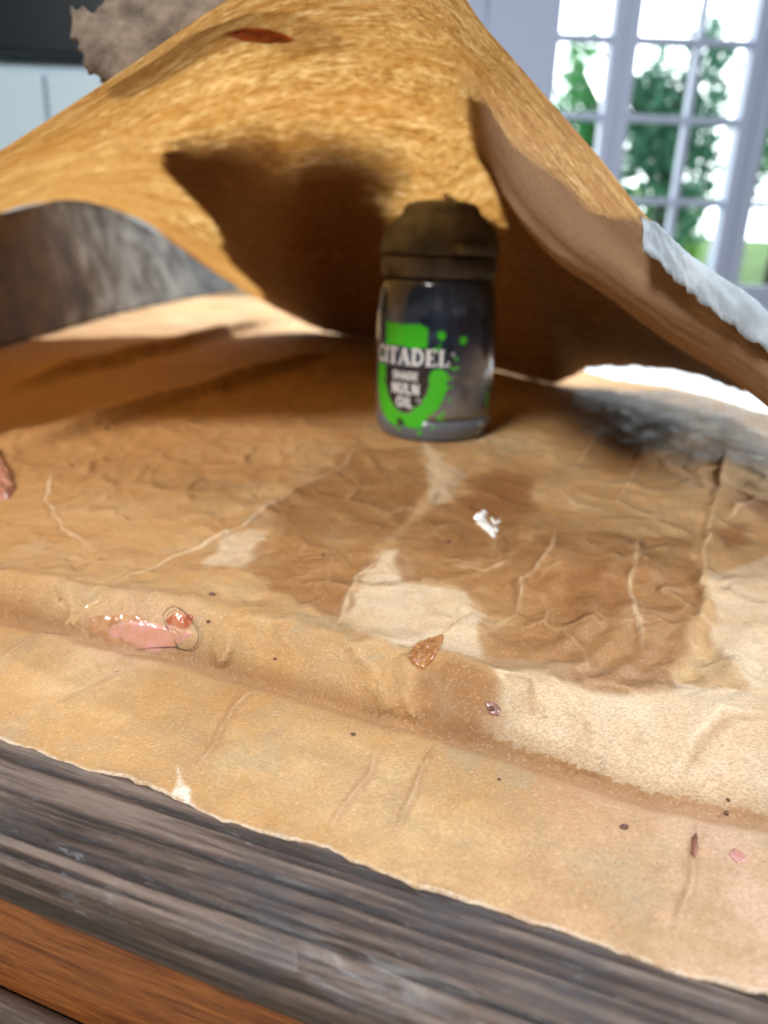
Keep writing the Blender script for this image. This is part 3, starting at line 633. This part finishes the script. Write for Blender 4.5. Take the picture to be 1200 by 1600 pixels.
lab = label_poly('label', [ragged(sc([(-10.8, 19.6), (-8.8, 19.8), (-7.0, 19.6), (-6.9, 15), (-5.2, 11), (-2.6, 8.6), (0, 7.6), (2.6, 8.6), (5.0, 11), (6.7, 15), (6.9, 19.6), (9, 19.9), (11.2, 19.4), (11.5, 16), (10.9, 12.5), (9.8, 10), (8.0, 8.2), (6.6, 7.2), (5.4, 4.4), (2.4, 3.6), (0, 4.6), (-3.2, 3.6), (-6.4, 4.8), (-9.2, 8), (-11.1, 13)]), .0006, 1.0)], M_GREEN, .00010, pot)
label_poly('splash_patch', [ragged(sc([(-7.2, 25.2), (5.6, 25.0), (6.0, 30.0), (4.2, 31.0), (-2, 30.6), (-7.6, 31.0)]), .0005, 4.0)], M_GREEN, .00010, lab)
label_poly('shield', [sc([(-6.8, 20), (-6.6, 15), (-5, 11.2), (-2.5, 8.9), (0, 7.9), (2.5, 8.9), (4.8, 11.2), (6.4, 15), (6.7, 20)])], M_SHIELD, .00014, lab)
def dot(x, y, rx, ry, seed): return ragged([((x + rx * math.cos(a_)) * m1_, (y + ry * math.sin(a_)) * m1_) for a_ in np.linspace(0, 2 * math.pi, 14)[:-1]], .00025, seed, 2)
for k, (x, y, rx, ry) in enumerate([(9.4, 28.4, 1.1, 1.2), (15.2, 27.2, 1.0, 1.1), (8.2, 24.9, .8, .5), (9.0, 25.9, .4, .4), (13.2, 20.2, 1.5, .25), (12.3, 15.4, .9, .3), (12.0, 17.6, .8, .3), (12.4, 12.0, .5, .35), (9.9, 7.2, .9, .6), (10.8, 8.4, .5, .5),
                                       (8.2, 4.4, .6, .35), (11.2, 6.0, .3, .3), (4.6, 2.8, .9, .5), (-1.6, 3.2, .7, .4), (13.6, 22.6, .4, .4), (-9.6, 22.4, .5, .5), (26.0, 11.0, 1.3, 2.6), (27.0, 15.5, .7, 1.2), (25.8, 18.6, .4, .4)]):
    label_poly('paint_drop', [dot(x, y, rx, ry, k)], M_GREEN, .00010, lab)
bm = bmesh.new()
for k in range(3):
    a_ = k * 2.1; poly_fill(bm, dot(-1.2 + math.cos(a_) * .6, 5.2 + math.sin(a_) * .5, .75, .6, 30 + k))
bmesh.ops.triangulate(bm, faces=bm.faces[:]); flat_to_cyl(bm, .00014); bm_obj('dark_drop', bm, M_SHIELD, lab, False)
# stroke lettering: each glyph = strokes (polyline, width); serif glyphs have feet
def arc(cx, cy, rx, ry, a0, a1, n=12): return [(cx + rx * math.cos(math.radians(a0 + (a1 - a0) * k / n)), cy + ry * math.sin(math.radians(a0 + (a1 - a0) * k / n))) for k in range(n + 1)]
TK, TH = .22, .10
SERIF = {
 'C': (.8, [(arc(.45, .5, .36, .46, 45, 315), .18), ([(.74, .70), (.74, .92)], .10), ([(.74, .08), (.74, .24)], .08)]),
 'I': (.42, [([(.21, 0), (.21, 1)], TK), ([(.02, .04), (.40, .04)], TH), ([(.02, .96), (.40, .96)], TH)]),
 'T': (.8, [([(.40, 0), (.40, 1)], TK), ([(.02, .95), (.78, .95)], TH), ([(.04, .74), (.04, .98)], .08), ([(.76, .74), (.76, .98)], .08), ([(.22, .04), (.58, .04)], TH)]),
 'A': (.86, [([(.08, 0), (.43, 1)], .11), ([(.43, 1), (.76, 0)], TK), ([(.2, .34), (.66, .34)], TH), ([(-.02, .04), (.24, .04)], TH), ([(.58, .04), (.94, .04)], TH)]),
 'D': (.9, [([(.2, 0), (.2, 1)], TK), (arc(.34, .5, .46, .45, 90, -90), .18), ([(.02, .05), (.4, .05)], TH), ([(.02, .95), (.4, .95)], TH)]),
 'E': (.76, [([(.2, 0), (.2, 1)], TK), ([(.02, .05), (.7, .05)], TH), ([(.02, .95), (.68, .95)], TH), ([(.2, .5), (.5, .5)], TH), ([(.70, .02), (.70, .26)], .09), ([(.67, .76), (.67, .98)], .09), ([(.50, .38), (.50, .62)], .07)]),
 'L': (.76, [([(.2, 0), (.2, 1)], TK), ([(.02, .05), (.7, .05)], TH), ([(.70, .02), (.70, .32)], .10), ([(.02, .95), (.40, .95)], TH)]),
}
BW = .20
SANS = {
 'S': (.66, [(arc(.33, .73, .22, .2, 20, 270, 10) + arc(.33, .30, .23, .23, 90, -160, 10), BW)]),
 'H': (.72, [([(.11, 0), (.11, 1)], BW), ([(.61, 0), (.61, 1)], BW), ([(.11, .5), (.61, .5)], BW)]),
 'A': (.76, [([(.06, 0), (.38, 1)], BW), ([(.38, 1), (.70, 0)], BW), ([(.2, .3), (.56, .3)], .15)]),
 'D': (.72, [([(.12, 0), (.12, 1)], BW), ([(.12, .92)] + arc(.26, .5, .36, .42, 90, -90) + [(.12, .08)], BW)]),
 'E': (.6, [([(.12, 0), (.12, 1)], BW), ([(.1, .09), (.56, .09)], .18), ([(.1, .5), (.5, .5)], .17), ([(.1, .91), (.56, .91)], .18)]),
 'N': (.76, [([(.12, 0), (.12, 1)], BW), ([(.64, 0), (.64, 1)], BW), ([(.12, 1), (.64, 0)], BW)]),
 'U': (.74, [([(.12, 1), (.12, .36)] + arc(.37, .34, .25, .25, 180, 360, 10) + [(.62, 1)], BW)]),
 'L': (.58, [([(.12, 0), (.12, 1)], BW), ([(.1, .09), (.54, .09)], .19)]),
 'O': (.82, [(arc(.41, .5, .31, .42, 0, 360, 20), BW)]), 'I': (.26, [([(.13, 0), (.13, 1)], BW)]),
 'T': (.6, [([(.3, 0), (.3, 1)], .16), ([(.02, .92), (.58, .92)], .16)]), 'M': (.8, [([(.1, 0), (.1, 1)], .16), ([(.7, 0), (.7, 1)], .16), ([(.1, 1), (.4, .3)], .16), ([(.4, .3), (.7, 1)], .16)]),
 'R': (.7, [([(.12, 0), (.12, 1)], .18), ([(.12, .92)] + arc(.35, .72, .22, .2, 90, -90, 8) + [(.12, .52)], .16), ([(.32, .5), (.62, 0)], .18)]), 'o': (1.0, [(arc(.5, .5, .48, .48, 0, 360, 20), .10)]),
}
def strokes(bm, pts, w):
    for (ax, ay), (bx, by) in zip(pts[:-1], pts[1:]):
        d = Vector((bx - ax, by - ay)); L = d.length
        if L < 1e-9: continue
        d /= L; nx, ny = -d.y * w / 2, d.x * w / 2; e = .0 if len(pts) == 2 else w * .18
        ax_, ay_, bx_, by_ = ax - d.x * e, ay - d.y * e, bx + d.x * e, by + d.y * e
        bm.faces.new([bm.verts.new(q + (0,)) for q in ((ax_ + nx, ay_ + ny), (ax_ - nx, ay_ - ny), (bx_ - nx, by_ - ny), (bx_ + nx, by_ + ny))])
def text(name, word, font, cx, y, height, width, lift=.00020, gap=.10):
    bm = bmesh.new(); tot = sum(font[c][0] for c in word) + gap * (len(word) - 1); x = 0
    for j, c in enumerate(word):
        w, sts = font[c]
        for k, (pts, wd) in enumerate(sts):
            nb = len(bm.verts); strokes(bm, [(px_ + x, py_) for px_, py_ in pts], wd)
            bm.verts.ensure_lookup_table()
            for v in bm.verts[nb:]: v.co.z = k * .000004
        x += w + gap
    zs = [v.co.z for v in bm.verts]
    for v, zz in zip(bm.verts, zs):
        h = (y + v.co.y * height) * m1_; a_ = A0 + ((cx + (v.co.x / tot - .5) * width) * m1_) / .0163; v.co = Vector(cyl_pt(a_, h, lift + zz))
    return bm_obj(name, bm, M_WHITE, lab, False)
text('lettering', 'CITADEL', SERIF, .4, 20.6, 4.2, 22.6)
text('lettering', 'SHADE', SANS, 0, 16.7, 2.1, 7.6)
text('lettering', 'NULN', SANS, .1, 12.9, 2.9, 8.2)
text('lettering', 'OIL', SANS, .1, 9.4, 2.8, 5.0)
text('lettering', 'TM', SANS, 4.0, 11.2, .7, 1.3)
text('lettering', 'o', SANS, 12.6, 23.2, 1.0, 1.0); text('lettering', 'R', SANS, 12.6, 23.45, .5, .45)

# ------------------------------------------------------------------ blobs, hair and crumbs on the paper
def norm_at(P, e=.0008):
    zx = paper_z(np.array([P[0] + e, P[0] - e, P[0], P[0]]), np.array([P[1], P[1], P[1] + e, P[1] - e]))
    return Vector((-(zx[0] - zx[1]) / (2 * e), -(zx[2] - zx[3]) / (2 * e), 1)).normalized()
def place(o, px_, py_, px2, py2, sink=0.0):
    P = hit(px_, py_); Q = hit(px2, py2); n_ = norm_at(P, .002); o.matrix_world = frame_at(P - np.array(n_) * sink, n_, Q - P); return o
M_PINK = glue('pink_glue', (.58, .29, .26), .22, .4, (.50, .26, .16), 330)
M_AMBER = glue('amber_glue', (.36, .17, .08), .28, .2, (.46, .26, .14), 500)
M_RED = glue('red_glue', (.36, .10, .055), .15, .3, (.5, .22, .12), 500)
def smear(name, mat, poly_px, thick, rnd, parent=None, origin=None, zp=0.0, bumpy=.25, res=70, lift=.00004):
    pts = [tuple(hit(*p)[:2]) for p in poly_px]; P_ = np.array(pts); lo, hi = P_.min(0) - .0004, P_.max(0) + .0004
    GX, GY = np.meshgrid(np.linspace(lo[0], hi[0], res), np.linspace(lo[1], hi[1], res), indexing='ij')
    sd_ = sdf(GX, GY, pts) + vn.fbm(GX * 900, GY * 900) * .00016
    th = np.sqrt(np.clip(sd_ / rnd, 0, 1) * (2 - np.clip(sd_ / rnd, 0, 1)))
    GZ = paper_z(GX, GY) + lift + thick * th * (1 + bumpy * vn2.fbm(GX * 1100, GY * 1100)) - np.where(sd_ < 0, .0006, 0)
    og = np.zeros(3) if origin is None else np.asarray(origin)
    idx = grid_faces(res, res); keep = (sd_ > -.00012).ravel()[idx].any(1); f_ = idx[keep]; used, inv = np.unique(f_, return_inverse=True)
    V_ = np.stack([GX, GY, GZ], -1).reshape(-1, 3)[used]
    if origin is None: og = np.array([V_[:, 0].mean(), V_[:, 1].mean(), V_[:, 2].min()])
    o = np_mesh(name, V_ - og, inv.reshape(f_.shape), mat, parent)
    if parent is None: o.location = og
    return o
lump = empty('pink_glue_lump'); Pq = hit(235, 985); lump.location = Pq
tag(lump, 'shiny pink glue smear with reddish brown rim dried along the paper fold', 'glue')
smear('amber_rim', M_AMBER, [(134, 975), (142, 964), (165, 962), (190, 958), (215, 962), (240, 975), (262, 985), (240, 1006), (200, 1012), (165, 1002), (142, 990)], .0005, .0011, lump, Pq, bumpy=.9)
smear('pink_core', M_PINK, [(166, 985), (185, 977), (215, 974), (250, 978), (275, 988), (286, 1000), (272, 1014), (250, 1019), (215, 1016), (188, 1006), (170, 995)], .0016, .0022, lump, Pq, bumpy=.3)
smear('red_flake', M_RED, [(258, 972), (270, 962), (282, 958), (302, 964), (300, 975), (292, 984), (272, 982)], .0007, .0009, lump, Pq, bumpy=.8)
smear('pink_tongue', M_PINK, [(255, 980), (275, 980), (294, 988), (300, 994), (285, 1004), (266, 998)], .0010, .0012, lump, Pq, bumpy=.4)
smear('amber_bead', M_AMBER, [(136, 972), (146, 968), (153, 975), (150, 985), (140, 986)], .0009, .0007, lump, Pq)
M_SPOT = glue('brown_spot', (.20, .075, .04), .55, .1, (.10, .035, .02), 700)
M_CLEAR = NT('clear_glue'); M_CLEAR = M_CLEAR.done(M_CLEAR.bsdf(Base_Color=(.50, .33, .17), Roughness=.06, Coat_Weight=1.0, Normal=M_CLEAR.bump(M_CLEAR.noise(M_CLEAR.co(), 1500, 3), .5, .0003)))
smear('clear_smear', M_CLEAR, [(102, 975), (122, 958), (148, 940), (164, 930), (160, 940), (140, 958), (122, 970)], .0004, .0006, lump, Pq, bumpy=.9)
def tube(name, P, r, mat, seg=6):
    P = np.asarray(P); n_ = len(P); V = []; T = np.gradient(P, axis=0)
    for k in range(n_):
        t_ = Vector(T[k]).normalized(); a_ = t_.orthogonal() if k == 0 else (prev - t_ * prev.dot(t_)); a_.normalize(); prev = a_; b_ = t_.cross(a_); rr_ = r * (1 if 0 < k < n_ - 1 else .4)
        for q in range(seg): th = 2 * math.pi * q / seg; V.append(Vector(P[k]) + a_ * math.cos(th) * rr_ + b_ * math.sin(th) * rr_)
    F_ = [(k * seg + q, k * seg + (q + 1) % seg, (k + 1) * seg + (q + 1) % seg, (k + 1) * seg + q) for k in range(n_ - 1) for q in range(seg)]
    return mesh_obj(name, V, F_, mat)
hp = [(215, 1017), (240, 1018), (256, 1020), (275, 1022), (292, 1029), (306, 1024), (311, 1010), (304, 993), (292, 977), (282, 967), (270, 963), (260, 968), (256, 975), (262, 990), (272, 1004), (279, 1019)]
HPt = cr_resample(np.array([hit(*p) + np.array([0, 0, .0003 + .0014 * math.sin(k / 15 * math.pi)]) * (1 if 0 < k < 15 else .6) for k, p in enumerate(hp)]), 90)
o = tube('hair', HPt, .000050, simple('dark_hair', (.035, .012, .010), .35)); tag(o, 'single dark hair looped over the pink glue lump', 'hair')
o = smear('glue_lump', glue('mauve_glue', (.30, .13, .09), .2, .4, (.45, .22, .15)), [(-30, 700), (0, 705), (12, 730), (24, 762), (14, 780), (-10, 785), (-35, 760)], .0022, .0026, bumpy=.8); tag(o, 'brown glue lump stuck on the paper beside the long raised creases', 'glue')
# thin amber resin flake
o = smear('resin_flake', glue('amber_flake', (.36, .17, .065), .16, .2, (.20, .075, .025), 900), [(638, 1028), (648, 1010), (668, 998), (694, 994), (688, 1014), (676, 1034), (662, 1046), (644, 1040)], .00035, .0003, bumpy=1.2)
tag(o, 'thin amber resin flake lying at the top of the paper fold', 'resin flake')
o = smear('sunlit_table_strip', simple('sunlit_white', (.62, .68, .74), .6), [(896, 555), (905, 546), (930, 543), (985, 552), (1060, 575), (1130, 602), (1190, 624), (1250, 642), (1240, 658), (1170, 638), (1100, 616), (1040, 602), (960, 592), (910, 578)], .0004, .0006, bumpy=.3, lift=.0004)  # sunlit sliver of table imitated by an added white strip
tag(o, 'added white strip standing in for sunlit table behind the drooping flap', 'paper')
# glossy glue smear, its highlight painted as white colour, three strands fused
wg = empty('glue_glint_smear'); Pw = hit(764, 820); wg.matrix_world = Matrix.Translation(Pw); tag(wg, 'small glossy glue smear, coloured white as its highlight, on the dark stained paper patch', 'glue')
M_WG = NT('glue_glint'); M_WG = M_WG.done(M_WG.bsdf(Base_Color=(.86, .86, .86), Roughness=.12, Coat_Weight=.8))
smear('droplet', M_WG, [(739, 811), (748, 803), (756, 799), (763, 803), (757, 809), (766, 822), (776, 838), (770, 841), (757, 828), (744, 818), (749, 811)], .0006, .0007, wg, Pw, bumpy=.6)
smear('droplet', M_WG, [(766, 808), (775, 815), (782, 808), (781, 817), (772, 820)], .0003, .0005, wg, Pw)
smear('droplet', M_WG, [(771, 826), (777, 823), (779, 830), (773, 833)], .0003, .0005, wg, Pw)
for nm, pl, lb in (('glue_spot', [(1080, 1312), (1088, 1300), (1091, 1325), (1086, 1342), (1079, 1335)], 'dark red brown streak of dried glue on a crease of the front paper strip'),
                   ('glue_spot', [(1138, 1335), (1148, 1326), (1162, 1334), (1166, 1346), (1152, 1350)], 'shiny pinkish glue spot on the front paper strip'),
                   ('glue_spot', [(756, 1098), (770, 1096), (782, 1108), (780, 1120), (764, 1116)], 'oval brown glue spot on the slope of the paper fold')):
    tag(smear('glue_spot', M_SPOT if 'pinkish' not in lb else glue('rosy_spot', (.46, .22, .18), .3, .2, (.32, .13, .10), 600), pl, .00015, .0005, bumpy=.5), lb, 'glue')
M_CR = simple('crumb', (.11, .045, .028), .5)
for k, (x, y, r) in enumerate([(975, 1293, 6), (1135, 1271, 5), (1137, 1250, 4), (332, 930, 5), (430, 1030, 3), (768, 1108, 6), (700, 848, 4), (326, 972, 4), (780, 1218, 3), (552, 1148, 4), (505, 868, 3)]):
    if r == 0: continue
    P = hit(x, y); d = float(-((P - O3) @ R3)[2]); R_ = r / FPX * d
    o = blob('crumb', M_CR, R_ * 1.0, R_ * .75, R_ * .5, k * 1.7, amp=.5); o.location = P + np.array([0, 0, R_ * .3]); o.rotation_euler.z = k
    tag(o, 'tiny dark brown crumb stuck on the paper', 'crumb', 'dark crumbs scattered on the paper')

# ------------------------------------------------------------------ background: window, garden, cupboard
M_FRAME = simple('window_paint', (.60, .66, .84), .45)
t = NT('window_glass'); M_GLASS = t.done(t.n('ShaderNodeMixShader', {0: .06, 1: t.n('ShaderNodeBsdfTransparent', {0: (.97, .98, .98, 1)}).outputs[0], 2: t.n('ShaderNodeBsdfGlossy', {1: .02}).outputs[0]}))
YW = 2.0
def wx(px_, py_): return aty(px_, py_, YW)[0]
def wz(px_, py_): return aty(px_, py_, YW)[2]
zb = wz(1080, 442); bars = [wz(1080, 317), wz(1080, 189), wz(1080, 67)]; dz = bars[2] - bars[1]; ztop = bars[2] + dz * 3.0
bars_all = bars + [bars[2] + dz, bars[2] + 2 * dz]
def french_window(x0, x1, stl, str_, mids, label):
    root = empty('french_window', (x0, YW, -.76)); tag(root, label, 'window', 'french windows onto the garden')
    def part(name, X0, X1, Z0, Z1, hd=.02, bev=.004, yo=0.0):
        bm = bmesh.new(); box(bm, X0 - x0, X1 - x0, -hd + yo, hd + yo, Z0 + .76, Z1 + .76, bev); return bm_obj(name, bm, M_FRAME, root, False)
    part('stile', x0, x0 + stl, -.76, ztop + .08, .025); part('stile', x1 - str_, x1, -.76, ztop + .08, .025)
    a_, b_ = x0 + stl, x1 - str_
    part('rail', a_, b_, ztop, ztop + .08, .024); part('bottom_panel', a_, b_, -.74, zb, .022)
    mw = .016; xs = [a_] + mids + [b_]; zs = [zb] + bars_all + [ztop]
    for m_ in mids: part('muntin', m_ - mw / 2, m_ + mw / 2, zb, ztop, .014, .003)
    for z_ in bars_all: part('glazing_bar', a_, b_, z_ - mw / 2, z_ + mw / 2, .0125, .003)
    for i_ in range(len(xs) - 1):
        for j_ in range(len(zs) - 1):
            bm = bmesh.new(); box(bm, xs[i_] - x0, xs[i_ + 1] - x0, -.0015, .0015, zs[j_] + .76, zs[j_ + 1] + .76); bm_obj('pane', bm, M_GLASS, root, False)
xA0 = wx(868, 100); xA1 = wx(948, 100); xB0 = wx(990, 100); xm = wx(1087, 100); xC1 = wx(1168, 100); xD0 = wx(1212, 100)
wB = xm - xB0
french_window(xA0 - .17, (xA1 + xB0) / 2 - .006, .17, (xB0 - xA1) / 2 - .006, [], 'white french window leaf with wide jamb and one column of panes')
french_window((xA1 + xB0) / 2, (xC1 + xD0) / 2 - .003, (xB0 - xA1) / 2, (xD0 - xC1) / 2, [xm], 'white french window leaf with two columns of panes')
french_window((xC1 + xD0) / 2, xD0 + 2 * wB + .05, (xD0 - xC1) / 2, .045, [xD0 + wB], 'white french window leaf at the outer end, opening onto sunlit lawn')
french_window(xA0 - .17 - .33, xA0 - .173, .045, .05, [], 'white french window leaf half hidden behind the arched sheet')

wall = tag(empty('wall', (0, YW, -.76)), kind='structure')
M_WALL = m_kraft('wall_paint', (.58, .60, .63), (.64, .66, .69), .8, 30, .1)
wl0, wr0 = xA0 - .505, xD0 + 2 * wB + .055
for X0_, X1_, Z0_, Z1_ in ((-3.2, wl0, 0, 3.3), (wr0, 3.6, 0, 3.3), (wl0 + .001, wr0 - .001, ztop + .85, 3.3)):
    bm = bmesh.new(); box(bm, X0_, X1_, -.06, .10, Z0_, Z1_); bm_obj('wall_panel', bm, M_WALL, wall, False)
M_LAWN = m_kraft('lawn_grass', (.045, .12, .012), (.10, .22, .03), .9, 3, .3)
bm = bmesh.new(); bmesh.ops.create_grid(bm, x_segments=60, y_segments=60, size=1)
for v in bm.verts:
    X_, Y_ = v.co.x * 14 + 2, 2.3 + (v.co.y + 1) * 7.5; v.co = Vector((X_, Y_, -.85 + .10 * max(0, Y_ - 4) + .08 * noise.noise(Vector((X_, Y_, 0)))))
tag(bm_obj('lawn', bm, M_LAWN), kind='structure')
def foliage_mat(name, a, b):
    t = NT(name); f = t.noise(t.co('Generated'), 9, 4, .6); c = t.ramp(f, (.35, a), (.65, b))
    return t.done(t.n('ShaderNodeMixShader', {0: .45, 1: t.bsdf(Base_Color=c, Roughness=.35).outputs[0], 2: t.n('ShaderNodeBsdfTranslucent', {0: c}).outputs[0]}))
M_LEAF = foliage_mat('leaves', (.12, .34, .24), (.22, .52, .36)); M_LEAF2 = foliage_mat('pale_leaves', (.08, .36, .14), (.18, .55, .20)); M_BARK = simple('bark', (.10, .07, .05), .9)
def tree(x, y, zg, h, rx, rz, label, leaf, nleaf, seed, cz=None):
    root = empty('garden_tree', (x, y, zg)); tag(root, label, 'tree'); r_ = np.random.default_rng(seed); cz = cz or h - rz
    prof = [(0, 0, 0, .09), (.02, .01, h * .35, .07), (.05, -.02, h * .7, .045), (.02, 0, h * .95, .012)]; bm = bmesh.new(); rings = []
    def limb(pts):
        pr = None
        for qx, qy, qz, rd in pts:
            rg = [bm.verts.new((qx + rd * math.cos(k * math.pi / 4), qy + rd * math.sin(k * math.pi / 4), qz)) for k in range(8)]
            if pr: [bm.faces.new((pr[k], pr[(k + 1) % 8], rg[(k + 1) % 8], rg[k])) for k in range(8)]
            pr = rg
    limb(prof)
    for k in range(6):
        a_ = k * 1.05; limb([(0, 0, h * (.35 + .07 * k), .035), (math.cos(a_) * rx * .4, math.sin(a_) * rx * .4, h * (.45 + .07 * k), .022), (math.cos(a_) * rx * .8, math.sin(a_) * rx * .8, h * (.52 + .07 * k), .008)])
    bm_obj('trunk', bm, M_BARK, root)
    cl = r_.normal(size=(26, 3)); cl /= np.linalg.norm(cl, axis=1)[:, None]; cl *= (r_.random((26, 1)) ** .4) * np.array([rx, rx, rz])
    c_ = cl[r_.integers(0, 26, nleaf)] + r_.normal(size=(nleaf, 3)) * np.array([rx, rx, rz]) * .16; c_[:, 2] += cz
    u_ = r_.normal(size=(nleaf, 3)); u_ /= np.linalg.norm(u_, axis=1)[:, None]; w_ = np.cross(u_, r_.normal(size=(nleaf, 3))); w_ /= np.linalg.norm(w_, axis=1)[:, None]
    L_ = r_.uniform(.03, .07, (nleaf, 1)); Vt = np.stack([c_ - u_ * L_, c_ - w_ * L_ * .4, c_ + u_ * L_, c_ + w_ * L_ * .4], 1).reshape(-1, 3)
    np_mesh('crown', Vt, np.arange(nleaf * 4).reshape(-1, 4), leaf, root)
def at_px(px_, py_, Y): return aty(px_, py_, Y)
p = at_px(1055, 200, 6.5); tree(p[0], 6.5, -.6, 2.35, .40, .80, 'dark green garden tree with dense crown seen through the two-column window leaf', M_LEAF, 3400, 1, 1.55)
p = at_px(930, 190, 7.2); tree(p[0], 7.2, -.5, 2.3, .42, .9, 'leafy garden tree seen through the single-column window leaf', M_LEAF2, 2200, 2, 1.35)
p = at_px(1195, 190, 7.5); tree(p[0] + .35, 7.5, -.5, 2.6, .45, .9, 'pale green garden tree seen beside the outer window leaf', M_LEAF2, 2200, 3, 1.6)
p0, p1 = at_px(985, 300, 8.5), at_px(1080, 300, 8.5)
hedge = empty('hedge', ((p0[0] + p1[0]) / 2, 8.5, -.4)); tag(hedge, 'low bright green hedge at the back of the lawn', 'hedge')
r_ = np.random.default_rng(9); nl = 4200; c_ = np.stack([r_.uniform(-1.6, .45, nl), r_.uniform(-.3, .3, nl), r_.uniform(0, 1, nl) ** .7 * (aty(1020, 296, 8.5)[2] + .4)], 1)
u_ = r_.normal(size=(nl, 3)); w_ = np.cross(u_, r_.normal(size=(nl, 3))); u_ /= np.linalg.norm(u_, axis=1)[:, None]; w_ /= np.linalg.norm(w_, axis=1)[:, None]
np_mesh('foliage', np.stack([c_ - u_ * .05, c_ - w_ * .025, c_ + u_ * .05, c_ + w_ * .025], 1).reshape(-1, 3), np.arange(nl * 4).reshape(-1, 4), foliage_mat('hedge_leaves', (.14, .36, .03), (.25, .55, .06)), hedge)
# bright overcast sky beyond the garden: a curved wall of sky
t = NT('sky_glow'); M_SKY = t.done(t.n('ShaderNodeEmission', {0: (.90, .96, 1.0, 1), 1: 5.5}))
bm = bmesh.new(); pr = None
for k in range(41):
    a_ = math.radians(10 + k * 4); x, y = 2 + 17 * math.cos(a_), 3 + 14 * math.sin(a_)
    q = [bm.verts.new((x, y, -2)), bm.verts.new((x, y, 14))]
    if pr: bm.faces.new((pr[0], q[0], q[1], pr[1]))
    pr = q
tag(bm_obj('sky', bm, M_SKY), kind='structure')
# cupboard with dark worktop at the left
yc = 1.25; cb = empty('cupboard', (-.75, yc, -.76)); tag(cb, 'pale blue white cupboard with a dark top standing in the background', 'cupboard')
zt0 = aty(60, 84, yc)[2]; zt1 = aty(60, -40, yc)[2]
M_CUP = simple('pale_cupboard', (.66, .84, .95), .5); M_DARK = simple('dark_worktop', (.006, .013, .018), .4)
bx0, bx1 = aty(-700, 100, yc)[0] + .75, aty(330, 100, yc)[0] + .75
bm = bmesh.new(); box(bm, bx0, bx1, .02, .50, 0, zt0 + .755, .004); bm_obj('carcass', bm, M_CUP, cb, False)
xd = aty(70, 150, yc)[0] + .75; wd_ = .32
for k in range(-2, 2):
    X0, X1 = xd + k * wd_ + .003, xd + (k + 1) * wd_ - .003
    if X0 < bx0: X0 = bx0
    if X1 > bx1: X1 = bx1
    if X1 - X0 < .05: continue
    bm = bmesh.new(); box(bm, X0, X1, 0, .019, .08, zt0 + .735, .003); d_ = bm_obj('door', bm, M_CUP, cb, False)
    bm = bmesh.new(); box(bm, X0 + .012, X0 + .024, -.02, -.002, .55, .67, .004); bm_obj('handle', bm, M_DARK, d_, False)
bm = bmesh.new(); box(bm, bx0 - .01, bx1 + .01, -.015, .51, zt0 + .756, zt1 + .76, .006); bm_obj('dark_top', bm, M_DARK, cb, False)
# floor
bm = bmesh.new(); box(bm, -2.2, 3.2, -.6, 2.2, -.80, -.7602); tag(bm_obj('floor', bm, m_kraft('beige_floor', (.46, .38, .27), (.56, .48, .36), .5, 6, .1), smooth=False), kind='structure')
